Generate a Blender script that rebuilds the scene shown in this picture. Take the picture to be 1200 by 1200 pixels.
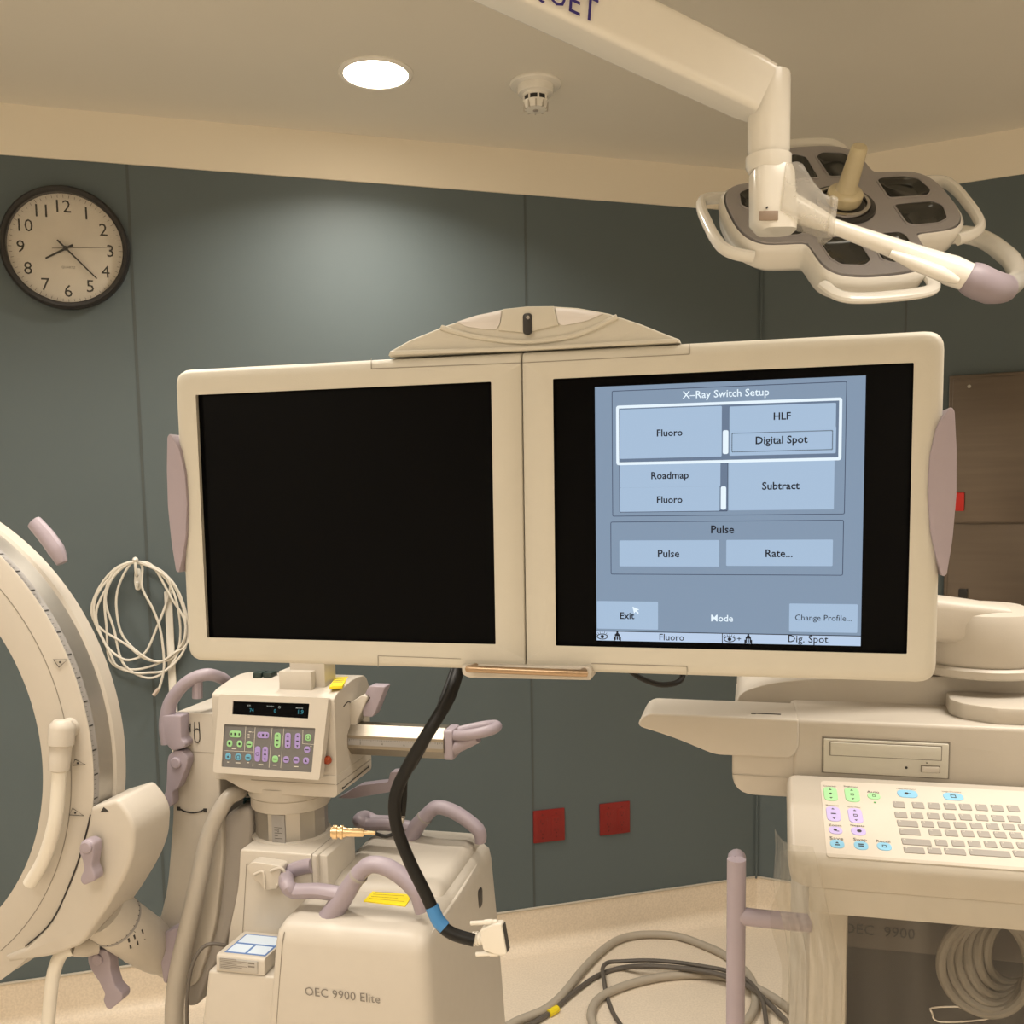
import bpy, bmesh, math, random
from mathutils import Vector, Matrix
random.seed(7)
PI = math.pi
S = bpy.context.scene
COL = S.collection
for o in list(bpy.data.objects): bpy.data.objects.remove(o)

# ------------------------------------------------------------------ camera
F, CY, H = 1116.2, 685.93, 1.57
PITCH, ROLL = math.radians(5.415), math.radians(-0.885)
FWD = Vector((0, math.cos(PITCH), -math.sin(PITCH)))
UP0 = Vector((0, math.sin(PITCH), math.cos(PITCH)))
RIGHT = Vector((math.cos(ROLL), 0, 0)) + UP0*math.sin(ROLL)
UP = UP0*math.cos(ROLL) - Vector((math.sin(ROLL), 0, 0))
CAM = Vector((0, 0, H))
cd = bpy.data.cameras.new('camera'); cam = bpy.data.objects.new('camera', cd); COL.objects.link(cam)
cd.sensor_width = 36; cd.sensor_fit = 'HORIZONTAL'; cd.lens = F/1200*36; cd.shift_y = (CY-600)/1200
cd.clip_start = 0.05; cd.clip_end = 50
m = Matrix.Identity(4)
for i in range(3):
    m[i][0] = RIGHT[i]; m[i][1] = UP[i]; m[i][2] = -FWD[i]; m[i][3] = CAM[i]
cam.matrix_world = m
S.camera = cam

# ------------------------------------------------------------------ world, exposure, room lights
S.view_settings.view_transform = 'Standard'; S.view_settings.look = 'None'
S.view_settings.exposure = 0.0; S.view_settings.gamma = 1.0; S.view_settings.use_curve_mapping = False
w = bpy.data.worlds.new('world'); S.world = w; w.use_nodes = True
w.node_tree.nodes['Background'].inputs[0].default_value = (0.9, 0.75, 0.6, 1)
w.node_tree.nodes['Background'].inputs[1].default_value = 0.02
WARM = (0.945, 0.87, 0.77)
def area_light(name, loc, sx, sy, power, color=WARM, spread=180, shape='RECTANGLE', rz=0):
    l = bpy.data.lights.new(name, 'AREA'); l.shape = shape; l.size = sx; l.size_y = sy
    l.energy = power; l.color = color; l.spread = math.radians(spread)
    o = bpy.data.objects.new(name, l); COL.objects.link(o); o.location = loc; o.rotation_euler = (0, 0, rz); return o
for _x, _y, _w in ((-0.95, 1.62, 23), (1.25, 1.05, 23), (-0.95, -0.1, 24), (0.45, -1.2, 32)):
    area_light('ceiling_panel_light', (_x, _y, 2.645), 1.15, 0.55, _w, spread=130, rz=math.radians(-14))
area_light('downlight_beam', (-0.335, 2.60, 2.655), 0.13, 0.13, 12, spread=140, shape='DISK')

# ------------------------------------------------------------------ helpers
class Frame:
    """A local frame: x to the right along the face, y away from the viewer, z up."""
    def __init__(s, o, yaw=0, p=0, r=0):
        s.R = (Matrix.Rotation(math.radians(yaw), 3, 'Z') @ Matrix.Rotation(math.radians(p), 3, 'X') @ Matrix.Rotation(math.radians(r), 3, 'Y'))
        s.o = Vector(o); s.M = Matrix.Translation(s.o) @ s.R.to_4x4()
    def at(s, x, y, k=0.0, ax=1):
        d = s.R.transposed() @ ray(x, y); c = s.R.transposed() @ (CAM - s.o)
        return c + d*((k-c[ax])/d[ax])
    def xz(s, x, y, k=0.0):
        q = s.at(x, y, k); return (q.x, q.z)
def ray(x, y): return RIGHT*((x-600)/F) - UP*((y-CY)/F) + FWD
def at(x, y, Y):
    d = ray(x, y); return CAM + d*(Y/d.y)
def lerp(a, b, t): return a+(b-a)*t
def BM(): return bmesh.new()

def box(bm, x0, x1, y0, y1, z0, z1, bev=0, seg=2, M=None):
    c = [(x, y, z) for x in (x0, x1) for y in (y0, y1) for z in (z0, z1)]
    vs = [bm.verts.new(p) for p in c]
    fs = [bm.faces.new([vs[i] for i in q]) for q in ((0,1,3,2),(4,6,7,5),(0,4,5,1),(2,3,7,6),(0,2,6,4),(1,5,7,3))]
    bmesh.ops.recalc_face_normals(bm, faces=fs)
    if bev:
        es = list({e for f in fs for e in f.edges})
        r = bmesh.ops.bevel(bm, geom=es, offset=bev, segments=seg, profile=0.5, affect='EDGES', clamp_overlap=True)
        vs = list({v for f in r['faces'] for v in f.verts} | {v for v in vs if v.is_valid})
    if M: bmesh.ops.transform(bm, matrix=M, verts=[v for v in vs if v.is_valid])
    return vs
def rpoly(pts, r, seg=5):
    """round the corners of a polygon; r a number or a list"""
    out = []; n = len(pts)
    for i in range(n):
        p = Vector(pts[i]); a = Vector(pts[i-1]); b = Vector(pts[(i+1) % n])
        rr = r[i] if isinstance(r, (list, tuple)) else r
        if rr <= 0: out.append(tuple(p)); continue
        u = (a-p); v = (b-p); rr = min(rr, u.length*.48, v.length*.48)
        A = p+u.normalized()*rr; Bq = p+v.normalized()*rr
        for k in range(seg+1):
            t = k/seg; q = A*(1-t)**2 + p*2*t*(1-t) + Bq*t*t; out.append(tuple(q))
    return out
def rrect(x0, x1, z0, z1, r, seg=5): return rpoly([(x0,z0),(x1,z0),(x1,z1),(x0,z1)], r, seg)
def emb(p, k, ax):
    return (p[0], k, p[1]) if ax == 1 else ((p[0], p[1], k) if ax == 2 else (k, p[0], p[1]))
def prism(bm, pts, a, b, bev=0, seg=2, ax=1, M=None, back=True):
    """extrude polygon from a to b along axis ax; bevel both rims"""
    n = len(pts)
    A = [bm.verts.new(emb(p, a, ax)) for p in pts]; Bv = [bm.verts.new(emb(p, b, ax)) for p in pts]
    fa = bm.faces.new(A); fb = bm.faces.new(Bv[::-1])
    fs = [fa, fb]
    for i in range(n): fs.append(bm.faces.new((A[i-1], Bv[i-1], Bv[i], A[i])))
    bmesh.ops.recalc_face_normals(bm, faces=fs)
    allv = set(A+Bv)
    if bev:
        es = list(fa.edges) + (list(fb.edges) if back else [])
        r = bmesh.ops.bevel(bm, geom=es, offset=bev, segments=seg, profile=0.5, affect='EDGES', clamp_overlap=True)
        allv = {v for v in allv if v.is_valid} | {v for f in r['faces'] for v in f.verts}
    if M: bmesh.ops.transform(bm, matrix=M, verts=list(allv))
def crom(pts, n=8, closed=False):
    P = [Vector(p) for p in pts]; out = []; L = len(P)
    rng = range(L if closed else L-1)
    for i in rng:
        if closed: p0, p1, p2, p3 = P[i-1], P[i], P[(i+1) % L], P[(i+2) % L]
        else: p0, p1, p2, p3 = P[max(i-1,0)], P[i], P[i+1], P[min(i+2,L-1)]
        for k in range(n):
            t = k/n
            out.append(0.5*((2*p1)+(p2-p0)*t+(2*p0-5*p1+4*p2-p3)*t*t+(3*p1-p0-3*p2+p3)*t**3))
    if not closed: out.append(P[-1])
    return out
def tube(bm, pts, r, n=10, smooth=8, closed=False, caps=True, flat=1.0, up=None):
    """sweep a circle (or ellipse: flat) along points; r a number or one radius per point"""
    if smooth:
        q = crom(pts, smooth, closed)
        if isinstance(r, (list, tuple)):
            rr = []
            for i in range(len(q)):
                f = i/smooth; k = min(int(f), len(r)-1); k2 = (k+1) % len(r) if closed else min(k+1, len(r)-1)
                rr.append(lerp(r[k], r[k2], f-int(f)))
        else: rr = [r]*len(q)
    else:
        q = [Vector(p) for p in pts]; rr = list(r) if isinstance(r, (list, tuple)) else [r]*len(q)
    L = len(q); rings = []; nrm = None
    for i in range(L):
        if closed: t = q[(i+1) % L]-q[i-1]
        else: t = q[min(i+1,L-1)]-q[max(i-1,0)]
        t = t.normalized() if t.length > 1e-9 else Vector((0,0,1))
        if nrm is None:
            a = Vector(up) if up else (Vector((0,0,1)) if abs(t.z) < .9 else Vector((0,1,0)))
            nrm = (a-t*a.dot(t)).normalized()
        else:
            nrm = (nrm-t*nrm.dot(t)).normalized()
        bi = t.cross(nrm)
        rings.append([bm.verts.new(q[i]+nrm*(math.cos(2*PI*k/n)*rr[i])+bi*(math.sin(2*PI*k/n)*rr[i]*flat)) for k in range(n)])
    fs = []
    for i in range(L if closed else L-1):
        A, Bq = rings[i], rings[(i+1) % L]
        for k in range(n): fs.append(bm.faces.new((A[k], A[(k+1) % n], Bq[(k+1) % n], Bq[k])))
    if caps and not closed: fs += [bm.faces.new(rings[0][::-1]), bm.faces.new(rings[-1])]
    bmesh.ops.recalc_face_normals(bm, faces=fs)
    return rings
def lathe(bm, prof, o=(0,0,0), axis=(0,0,1), n=32):
    """prof: list of (radius, height along axis)"""
    ax = Vector(axis).normalized(); a = Vector((0,0,1)) if abs(ax.z) < .9 else Vector((1,0,0))
    u = (a-ax*a.dot(ax)).normalized(); v = ax.cross(u); o = Vector(o); rings = []; fs = []
    for r, h in prof:
        if r < 1e-6: rings.append([bm.verts.new(o+ax*h)])
        else: rings.append([bm.verts.new(o+ax*h+(u*math.cos(2*PI*k/n)+v*math.sin(2*PI*k/n))*r) for k in range(n)])
    for A, Bq in zip(rings, rings[1:]):
        for k in range(n):
            k2 = (k+1) % n
            if len(A) == 1 and len(Bq) == 1: continue
            if len(A) == 1: fs.append(bm.faces.new((A[0], Bq[k2], Bq[k])))
            elif len(Bq) == 1: fs.append(bm.faces.new((A[k], A[k2], Bq[0])))
            else: fs.append(bm.faces.new((A[k], A[k2], Bq[k2], Bq[k])))
    if tuple(prof[0]) == tuple(prof[-1]): fs += []
    elif len(rings[0]) > 1: fs.append(bm.faces.new(rings[0][::-1]))
    if len(rings[-1]) > 1 and tuple(prof[0]) != tuple(prof[-1]): fs.append(bm.faces.new(rings[-1]))
    bmesh.ops.recalc_face_normals(bm, faces=fs)
def loft(bm, rings, caps=True, closed=False):
    R = [[bm.verts.new(p) for p in r] for r in rings]; n = len(R[0]); fs = []
    for A, Bq in zip(R, R[1:]):
        for k in range(n): fs.append(bm.faces.new((A[k-1], A[k], Bq[k], Bq[k-1])))
    if caps: fs += [bm.faces.new(R[0]), bm.faces.new(R[-1][::-1])]
    bmesh.ops.recalc_face_normals(bm, faces=fs)
def holed(bm, outer, holes, a, b, ax=1, bev=0):
    """plate with holes, extruded from a to b along ax"""
    es = []
    for loop in [outer]+holes:
        vs = [bm.verts.new(emb(p, a, ax)) for p in loop]
        es += [bm.edges.new((vs[i-1], vs[i])) for i in range(len(vs))]
    r = bmesh.ops.triangle_fill(bm, use_beauty=True, use_dissolve=False, edges=es)
    fs = [f for f in r['geom'] if isinstance(f, bmesh.types.BMFace)]
    ex = bmesh.ops.extrude_face_region(bm, geom=fs)
    d = [0,0,0]; d[ax] = b-a
    bmesh.ops.translate(bm, verts=[v for v in ex['geom'] if isinstance(v, bmesh.types.BMVert)], vec=d)
    bmesh.ops.recalc_face_normals(bm, faces=bm.faces[:])
def mesh(name, bm, mat, angle=32):
    me = bpy.data.meshes.new(name); bm.to_mesh(me); bm.free()
    me.materials.append(mat)
    for p in me.polygons: p.use_smooth = True
    try: me.set_sharp_from_angle(angle=math.radians(angle))
    except Exception: pass
    return me
def obj(name, bm, mat, parent=None, label=None, angle=32):
    o = bpy.data.objects.new(name, mesh(name, bm, mat, angle)); COL.objects.link(o)
    if parent: o.parent = parent
    if label: o['label'] = label
    return o
def tag(o, label=None, cat=None, group=None, kind=None):
    if label: o['label'] = label
    if cat: o['category'] = cat
    if group: o['group'] = group
    if kind: o['kind'] = kind
    return o
def thing(name, frame, label, cat, group=None):
    e = bpy.data.objects.new(name, None); COL.objects.link(e); e.empty_display_size = .05
    e.matrix_world = frame.M if isinstance(frame, Frame) else Matrix.Translation(Vector(frame))
    return tag(e, label, cat, group)
def struct(name, bm, mat, parent=None):
    o = obj(name, bm, mat, parent)
    if parent is None: o['kind'] = 'structure'
    return o
_txt = {}
def text_into(bm, body, x, z, y, width=None, height=None, size=None, rot=0, shear=0, bold=0, plane=None, align='C'):
    """lettering as a flat mesh in the xz plane at depth y, facing -y; plane: a 4x4 that maps (u,v,0) instead"""
    key = (body, shear, bold)
    if key not in _txt:
        c = bpy.data.curves.new('t', 'FONT'); c.body = body; c.size = 1; c.shear = shear; c.offset = bold
        c.resolution_u = 2
        o = bpy.data.objects.new('t', c); COL.objects.link(o)
        bpy.context.view_layer.update()
        dg = bpy.context.evaluated_depsgraph_get()
        me = bpy.data.meshes.new_from_object(o.evaluated_get(dg))
        bpy.data.objects.remove(o); bpy.data.curves.remove(c); _txt[key] = me
    me = _txt[key]
    xs = [v.co.x for v in me.vertices]; ys = [v.co.y for v in me.vertices]
    x0, x1, y0, y1 = min(xs), max(xs), min(ys), max(ys)
    s = width/(x1-x0) if width else (height/(y1-y0) if height else size)
    sx = sy = s
    if width and height: sy = height/(y1-y0)
    cx = (x0+x1)/2 if align == 'C' else x0; cyy = (y0+y1)/2
    cr, sr = math.cos(rot), math.sin(rot); vm = []
    for v in me.vertices:
        a = (v.co.x-cx)*sx; b = (v.co.y-cyy)*sy
        a, b = a*cr-b*sr, a*sr+b*cr
        vm.append(bm.verts.new(plane @ Vector((x+a, z+b, 0))) if plane else bm.verts.new((x+a, y, z+b)))
    for p in me.polygons:
        try: bm.faces.new([vm[i] for i in p.vertices])
        except ValueError: pass

# ------------------------------------------------------------------ materials
def lin(c):
    return tuple(((v/255)/12.92 if v/255 <= .04045 else ((v/255+.055)/1.055)**2.4) for v in c)
def mat(name, col, rough=.5, metal=0, var=.06, scale=30, bump=0, bscale=400, spec=.5, coat=0, emit=None, es=1, stretch=None):
    m = bpy.data.materials.new(name); m.use_nodes = True; nt = m.node_tree; N = nt.nodes; b = N['Principled BSDF']
    b.inputs['Roughness'].default_value = rough; b.inputs['Metallic'].default_value = metal
    b.inputs['Specular IOR Level'].default_value = spec; b.inputs['Coat Weight'].default_value = coat
    tc = N.new('ShaderNodeTexCoord'); src = tc.outputs['Object']
    if stretch:
        mp = N.new('ShaderNodeMapping'); mp.inputs['Scale'].default_value = stretch; nt.links.new(src, mp.inputs[0]); src = mp.outputs[0]
    nz = N.new('ShaderNodeTexNoise'); nz.inputs['Scale'].default_value = scale; nz.inputs['Detail'].default_value = 3
    nt.links.new(src, nz.inputs['Vector'])
    mx = N.new('ShaderNodeMix'); mx.data_type = 'RGBA'
    mx.inputs[6].default_value = (*[c*(1-var) for c in col], 1); mx.inputs[7].default_value = (*[min(1, c*(1+var)) for c in col], 1)
    nt.links.new(nz.outputs['Fac'], mx.inputs[0]); nt.links.new(mx.outputs[2], b.inputs['Base Color'])
    if bump:
        n2 = N.new('ShaderNodeTexNoise'); n2.inputs['Scale'].default_value = bscale; n2.inputs['Detail'].default_value = 2
        nt.links.new(src, n2.inputs['Vector'])
        bp = N.new('ShaderNodeBump'); bp.inputs['Strength'].default_value = bump; bp.inputs['Distance'].default_value = .001
        nt.links.new(n2.outputs['Fac'], bp.inputs['Height']); nt.links.new(bp.outputs[0], b.inputs['Normal'])
    if emit:
        b.inputs['Emission Color'].default_value = (*emit, 1); b.inputs['Emission Strength'].default_value = es
    return m
def glow(name, col, es=1.0):
    return mat(name, (0.01,0.01,0.012), rough=.35, var=0, spec=.1, emit=col, es=es)
CREAM = mat('cream_plastic', (.52,.475,.41), .42, var=.03, bump=.12, bscale=900)
BEZEL = mat('bezel_plastic', (.555,.525,.45), .5, var=.03, bump=.15, bscale=1100)
CREAM_D = mat('cream_seam', (.24,.215,.18), .6, var=.02)
WHITE = mat('white_enamel', (.86,.83,.76), .22, var=.02, coat=.3)
CABLE_W = mat('white_cable', (.74,.70,.62), .45, var=.04)
LILAC = mat('lilac_plastic', (.335,.285,.325), .45, var=.05, bump=.1, bscale=900)
HOSE = mat('grey_hose', (.43,.39,.335), .38, var=.04)
GREYP = mat('grey_plastic', (.34,.31,.28), .5, var=.05)
STEEL = mat('brushed_steel', (.30,.265,.215), .4, metal=.95, var=.12, scale=40, stretch=(1,1,30))
STEELC = mat('cabinet_steel', (.17,.14,.115), .36, metal=.85, var=.15, scale=3, stretch=(1,1,18))
ALU = mat('satin_aluminium', (.42,.395,.355), .35, metal=.7, var=.05)
TAPE = mat('scale_tape', (.30,.285,.27), .5, var=.06)
DARKG = mat('dark_grey', (.04,.036,.033), .5, var=.1)
BLACK = mat('black_plastic', (.018,.016,.015), .4, var=.1)
RUBBER = mat('black_cable_jacket', (.008,.0075,.007), .5, var=.15, spec=.3)
SCREENB = mat('dark_screen_glass', (.0022,.0022,.0025), .2, var=0, spec=.05)
INK = mat('black_print', (.03,.028,.026), .6, var=0)
INKG = mat('grey_print', (.19,.17,.15), .6, var=0)
NAVY = mat('violet_blue_print', (.035,.02,.22), .5, var=0)
WALL = mat('green_wall_panel', (.107,.134,.140), .55, var=.05, scale=2.5, bump=.03, bscale=160, spec=.3)
PALEW = mat('pale_wall_paint', (.80,.75,.66), .6, var=.02, scale=3)
SEAM = mat('wall_seam', (.07,.085,.085), .5, var=.05)
CEIL = mat('ceiling_paint', (.76,.72,.635), .9, var=.02, scale=4, spec=.2)
BAND = mat('upper_wall_paint', (.86,.79,.66), .75, var=.02, scale=4, spec=.25)
RED = mat('red_plate', (.22,.007,.005), .38, var=.06)
REDD = mat('red_plate_dark', (.12,.004,.003), .5, var=.05)
YEL = mat('yellow_label', (.86,.68,.02), .5, var=.06)
GOLD = mat('gilded_plug', (.72,.53,.30), .3, metal=.75, var=.06)
BRONZE = mat('bronze_bar', (.36,.25,.155), .32, metal=.75, var=.06)
IVORY = mat('ivory_handle', (.62,.53,.33), .3, var=.04, coat=.2)
SILVER = mat('silver_lamp_face', (.42,.40,.41), .34, metal=.55, var=.05, coat=.2)
CHROME = mat('chrome', (.55,.53,.5), .1, metal=1, var=.02)
LENSD = mat('dark_lamp_window', (.055,.055,.048), .15, metal=.5, var=.25, scale=18)
BLUET = mat('blue_tape', (.05,.22,.50), .5, var=.05)
TEAL = mat('teal_coil_cord', (.03,.085,.095), .45, var=.1)
GREENB = mat('green_button', (.28,.56,.25), .5, var=.04)
LILB = mat('violet_button', (.33,.25,.54), .5, var=.04)
LILB2 = mat('pale_violet_button', (.50,.43,.76), .5, var=.04)
GREENB2 = mat('pale_green_button', (.36,.68,.36), .5, var=.04)
BLUEB = mat('blue_button', (.12,.36,.52), .5, var=.04)
BLUEB2 = mat('sky_blue_button', (.24,.52,.74), .5, var=.04)
KEY = mat('grey_key', (.33,.31,.285), .5, var=.05)
PADG = mat('keypad_grey', (.135,.13,.128), .45, var=.05)
LINEW = mat('pale_line', (.70,.66,.58), .5, var=0)
FACEW = mat('clock_face', (.88,.84,.81), .5, var=.02)
CORDG = mat('dark_floor_cable', (.115,.10,.085), .5, var=.08)
HOSEF = mat('beige_floor_hose', (.42,.37,.30), .5, var=.06)
LABELG = mat('silver_label', (.45,.43,.40), .35, metal=.4, var=.04)
LABELB = mat('pale_blue_label', (.60,.70,.82), .45, var=.02)
BLUED = mat('blue_print', (.10,.20,.45), .5, var=0)
REDB = mat('red_lens', (.30,.05,.015), .25, var=.1)
def floor_mat():
    m = mat('speckled_vinyl', (.78,.68,.55), .42, var=.05, scale=9, spec=.35)
    nt = m.node_tree; N = nt.nodes; b = N['Principled BSDF']
    base = b.inputs['Base Color'].links[0].from_socket
    v = N.new('ShaderNodeTexNoise'); v.inputs['Scale'].default_value = 160; v.inputs['Detail'].default_value = 4
    tc = [n for n in N if n.type == 'TEX_COORD'][0]; nt.links.new(tc.outputs['Object'], v.inputs['Vector'])
    r = N.new('ShaderNodeValToRGB'); r.color_ramp.elements[0].position = .38; r.color_ramp.elements[1].position = .62
    r.color_ramp.elements[0].color = (.93,.925,.92,1); r.color_ramp.elements[1].color = (1.04,1.04,1.04,1)
    nt.links.new(v.outputs['Fac'], r.inputs[0])
    mx = N.new('ShaderNodeMix'); mx.data_type = 'RGBA'; mx.blend_type = 'MULTIPLY'; mx.inputs[0].default_value = 1
    nt.links.new(base, mx.inputs[6]); nt.links.new(r.outputs[0], mx.inputs[7]); nt.links.new(mx.outputs[2], b.inputs['Base Color'])
    return m
FLOOR = floor_mat()
def clear_mat(name, tint, alpha, rough=.12, wrinkle=0):
    """thin clear plastic: mostly see-through, with sheen and a faint milky body"""
    m = bpy.data.materials.new(name); m.use_nodes = True; nt = m.node_tree; N = nt.nodes; N.clear()
    out = N.new('ShaderNodeOutputMaterial'); tr = N.new('ShaderNodeBsdfTransparent'); tr.inputs[0].default_value = (.93,.92,.89,1)
    p = N.new('ShaderNodeBsdfPrincipled'); p.inputs['Base Color'].default_value = (*tint, 1); p.inputs['Roughness'].default_value = rough
    nz = N.new('ShaderNodeTexNoise'); nz.inputs['Scale'].default_value = 14; nz.inputs['Detail'].default_value = 4
    tc = N.new('ShaderNodeTexCoord'); nt.links.new(tc.outputs['Object'], nz.inputs['Vector'])
    if wrinkle:
        mp = N.new('ShaderNodeMapping'); mp.inputs['Scale'].default_value = (3,3,.7); nt.links.new(tc.outputs['Object'], mp.inputs[0]); nt.links.new(mp.outputs[0], nz.inputs['Vector'])
        bp = N.new('ShaderNodeBump'); bp.inputs['Strength'].default_value = wrinkle; bp.inputs['Distance'].default_value = .02
        nt.links.new(nz.outputs['Fac'], bp.inputs['Height']); nt.links.new(bp.outputs[0], p.inputs['Normal'])
    mr = N.new('ShaderNodeMapRange'); mr.inputs['To Min'].default_value = max(0, alpha-.07); mr.inputs['To Max'].default_value = alpha+.07
    nt.links.new(nz.outputs['Fac'], mr.inputs['Value'])
    mx = N.new('ShaderNodeMixShader'); nt.links.new(mr.outputs[0], mx.inputs[0]); nt.links.new(tr.outputs[0], mx.inputs[1]); nt.links.new(p.outputs[0], mx.inputs[2])
    nt.links.new(mx.outputs[0], out.inputs[0]); return m
DRAPE = clear_mat('clear_plastic_sheet', (.34,.32,.29), .09, .2, .8); FOLD = clear_mat('gathered_plastic', (.60,.58,.54), .23, .2, 1.0)
CLEAR = clear_mat('clear_cover', (.80,.77,.72), .30, .08)
CLOCKG = clear_mat('clock_glass', (.5,.5,.5), .03, .03)
UIBG = glow('screen_blue_grey', lin((130,150,173))); UIBTN = glow('screen_button', lin((166,190,216))); UIWHITE = glow('screen_white', lin((232,246,255)))
UIDARK = glow('screen_dark_line', lin((58,70,92))); UITXT = glow('screen_black_text', lin((20,24,34))); UITRK = glow('screen_track', lin((104,122,146))); UIBAR = glow('screen_bar', lin((186,206,232)))
LEDT = glow('led_teal', lin((62,150,165)), .6); LEDW = glow('led_white', lin((190,190,180)), .8)

# ------------------------------------------------------------------ room
BD = Vector((math.sin(math.radians(73.733)), math.cos(math.radians(73.733)), 0)); BN = Vector((BD.y, -BD.x, 0))   # back wall direction, normal into the room
RD = Vector((math.sin(math.radians(117.54)), math.cos(math.radians(117.54)), 0)); RN = Vector((RD.y, -RD.x, 0))
CORN = Vector((0.893, 3.427, 0)); CEILZ = 2.673; TOPZ = 2.535
def wall_frame(o, d): return Frame(o, math.degrees(math.atan2(d.y, d.x)))
WB = wall_frame(CORN, BD)        # local x along the wall to the right (0 at the corner), y into the wall
WR = wall_frame(CORN, RD)
LB, LR, DEPTH = 3.4, 1.35, 4.9
pA = CORN - BD*LB; pD = CORN + RD*LR; pF = pA + BN*DEPTH
pE = pD + BN*((pF-pD).dot(BN))
def wall(name, p, q, z0, z1, m, t=.1, off=0.0):
    d = (q-p).normalized(); fr = wall_frame(p, d); bm = BM(); L = (q-p).length
    box(bm, 0, L, off, t, z0, z1); bmesh.ops.transform(bm, matrix=fr.M, verts=bm.verts[:]); return struct(name, bm, m)
poly = [pA, CORN, pD, pE, pF]
bm = BM(); prism(bm, [(p.x, p.y) for p in poly], -.1, 0, ax=2); struct('floor', bm, FLOOR)
bm = BM(); prism(bm, [(p.x, p.y) for p in poly], CEILZ, CEILZ+.1, ax=2); struct('ceiling', bm, CEIL)
wall('wall_back', pA, CORN, 0, TOPZ, WALL); wall('wall_right', CORN, pD, 0, TOPZ, WALL)
wall('wall_side', pD, pE, 0, CEILZ, PALEW); wall('wall_front', pE, pF, 0, CEILZ, PALEW); wall('wall_left', pF, pA, 0, CEILZ, PALEW)
wall('trim_1', pA, CORN, TOPZ, CEILZ, BAND, off=-.006); wall('trim_2', CORN, pD, TOPZ, CEILZ, BAND, off=-.006)
# panel joints of the wall cladding
n = 3
for fr, px in ((WB, (148.5,195)), (WB, (615,230)), (WR, (1062,350))):
    x = fr.at(px[0], px[1], 0).x; bm = BM(); box(bm, x-.004, x+.004, -.0012, .001, .14, TOPZ)
    bmesh.ops.transform(bm, matrix=fr.M, verts=bm.verts[:]); struct('trim_%d' % n, bm, SEAM); n += 1
bm = BM(); tube(bm, [CORN+Vector((-.004,-.012,.14)), CORN+Vector((-.004,-.012,TOPZ))], .003, 8, 0); struct('trim_%d' % n, bm, WALL); n += 1
# coved vinyl skirting with a pale capping strip
def skirting(name, fr, x0, x1, k):
    prof = [(0,0.14),(-.006,.14),(-.006,.05)]+[(-.006-.04*(1-math.cos(t*PI/16)), .042-.04*math.sin(t*PI/16)) for t in range(9)]+[(-.058,.0003),(0,.0003)]
    bm = BM(); prism(bm, prof, x0, x1, ax=0); bmesh.ops.transform(bm, matrix=fr.M, verts=bm.verts[:]); struct(name, bm, FLOOR)
    bm = BM(); box(bm, x0, x1, -.009, 0, .1405, .147, .002); bmesh.ops.transform(bm, matrix=fr.M, verts=bm.verts[:]); struct('trim_%d' % k, bm, mat('skirting_cap_%d' % k, (.55,.50,.42), .4))
skirting('baseboard_back', WB, -LB, 0.0, 7); skirting('baseboard_right', WR, 0.0, LR, 8)

# ------------------------------------------------------------------ ceiling fittings
FIX = Frame((-0.335, 2.603, CEILZ))
t = thing('recessed_light', FIX, 'round lit white downlight recessed in the ceiling above the monitors', 'ceiling light')
bm = BM(); lathe(bm, [(.083,0),(.098,0),(.098,-.003),(.092,-.007),(.084,-.006),(.083,0)], n=48); obj('trim_ring', bm, WHITE, t)
bm = BM(); lathe(bm, [(.0835,-.0005),(.0835,-.003),(.0,-.0045)], n=48); obj('lens', bm, mat('lit_lens', (.8,.8,.8), .5, emit=(1,.86,.68), es=20), t)
SD = Frame((0.084, 2.683, CEILZ))
t = thing('smoke_detector', SD, 'white stepped round smoke detector with dark slot on the ceiling', 'smoke detector')
bm = BM(); lathe(bm, [(.07,0),(.07,-.004),(.067,-.007),(.052,-.009)], n=40); obj('base_plate', bm, WHITE, t)
bm = BM(); lathe(bm, [(.050,-.008),(.049,-.022),(.047,-.028),(.036,-.030),(.034,-.036)], n=40); obj('housing', bm, WHITE, t)
bm = BM(); lathe(bm, [(.031,-.034),(.031,-.050)], n=40); obj('vent_slot', bm, BLACK, t)
bm = BM()
for k in range(8):
    a = 2*PI*k/8+.2; box(bm, -.0025, .0025, -.0025, .0025, -.052, -.034, M=Matrix.Translation((.0325*math.cos(a), .0325*math.sin(a), 0)))
obj('vent_rib', bm, WHITE, t)
bm = BM(); lathe(bm, [(.035,-.048),(.034,-.054),(.030,-.068),(.014,-.069)], n=40); obj('cap', bm, WHITE, t)
bm = BM()
for k in range(10):
    a = 2*PI*k/10; box(bm, -.002, .002, -.008, .0, -.069, -.052, M=Matrix.Rotation(a, 4, 'Z') @ Matrix.Translation((0, .0345, 0)))
obj('cap_rib', bm, CREAM, t)
bm = BM(); lathe(bm, [(.008,-.068),(.007,-.0715),(0,-.072)], n=16); obj('sensor_button', bm, GREYP, t)

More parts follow.
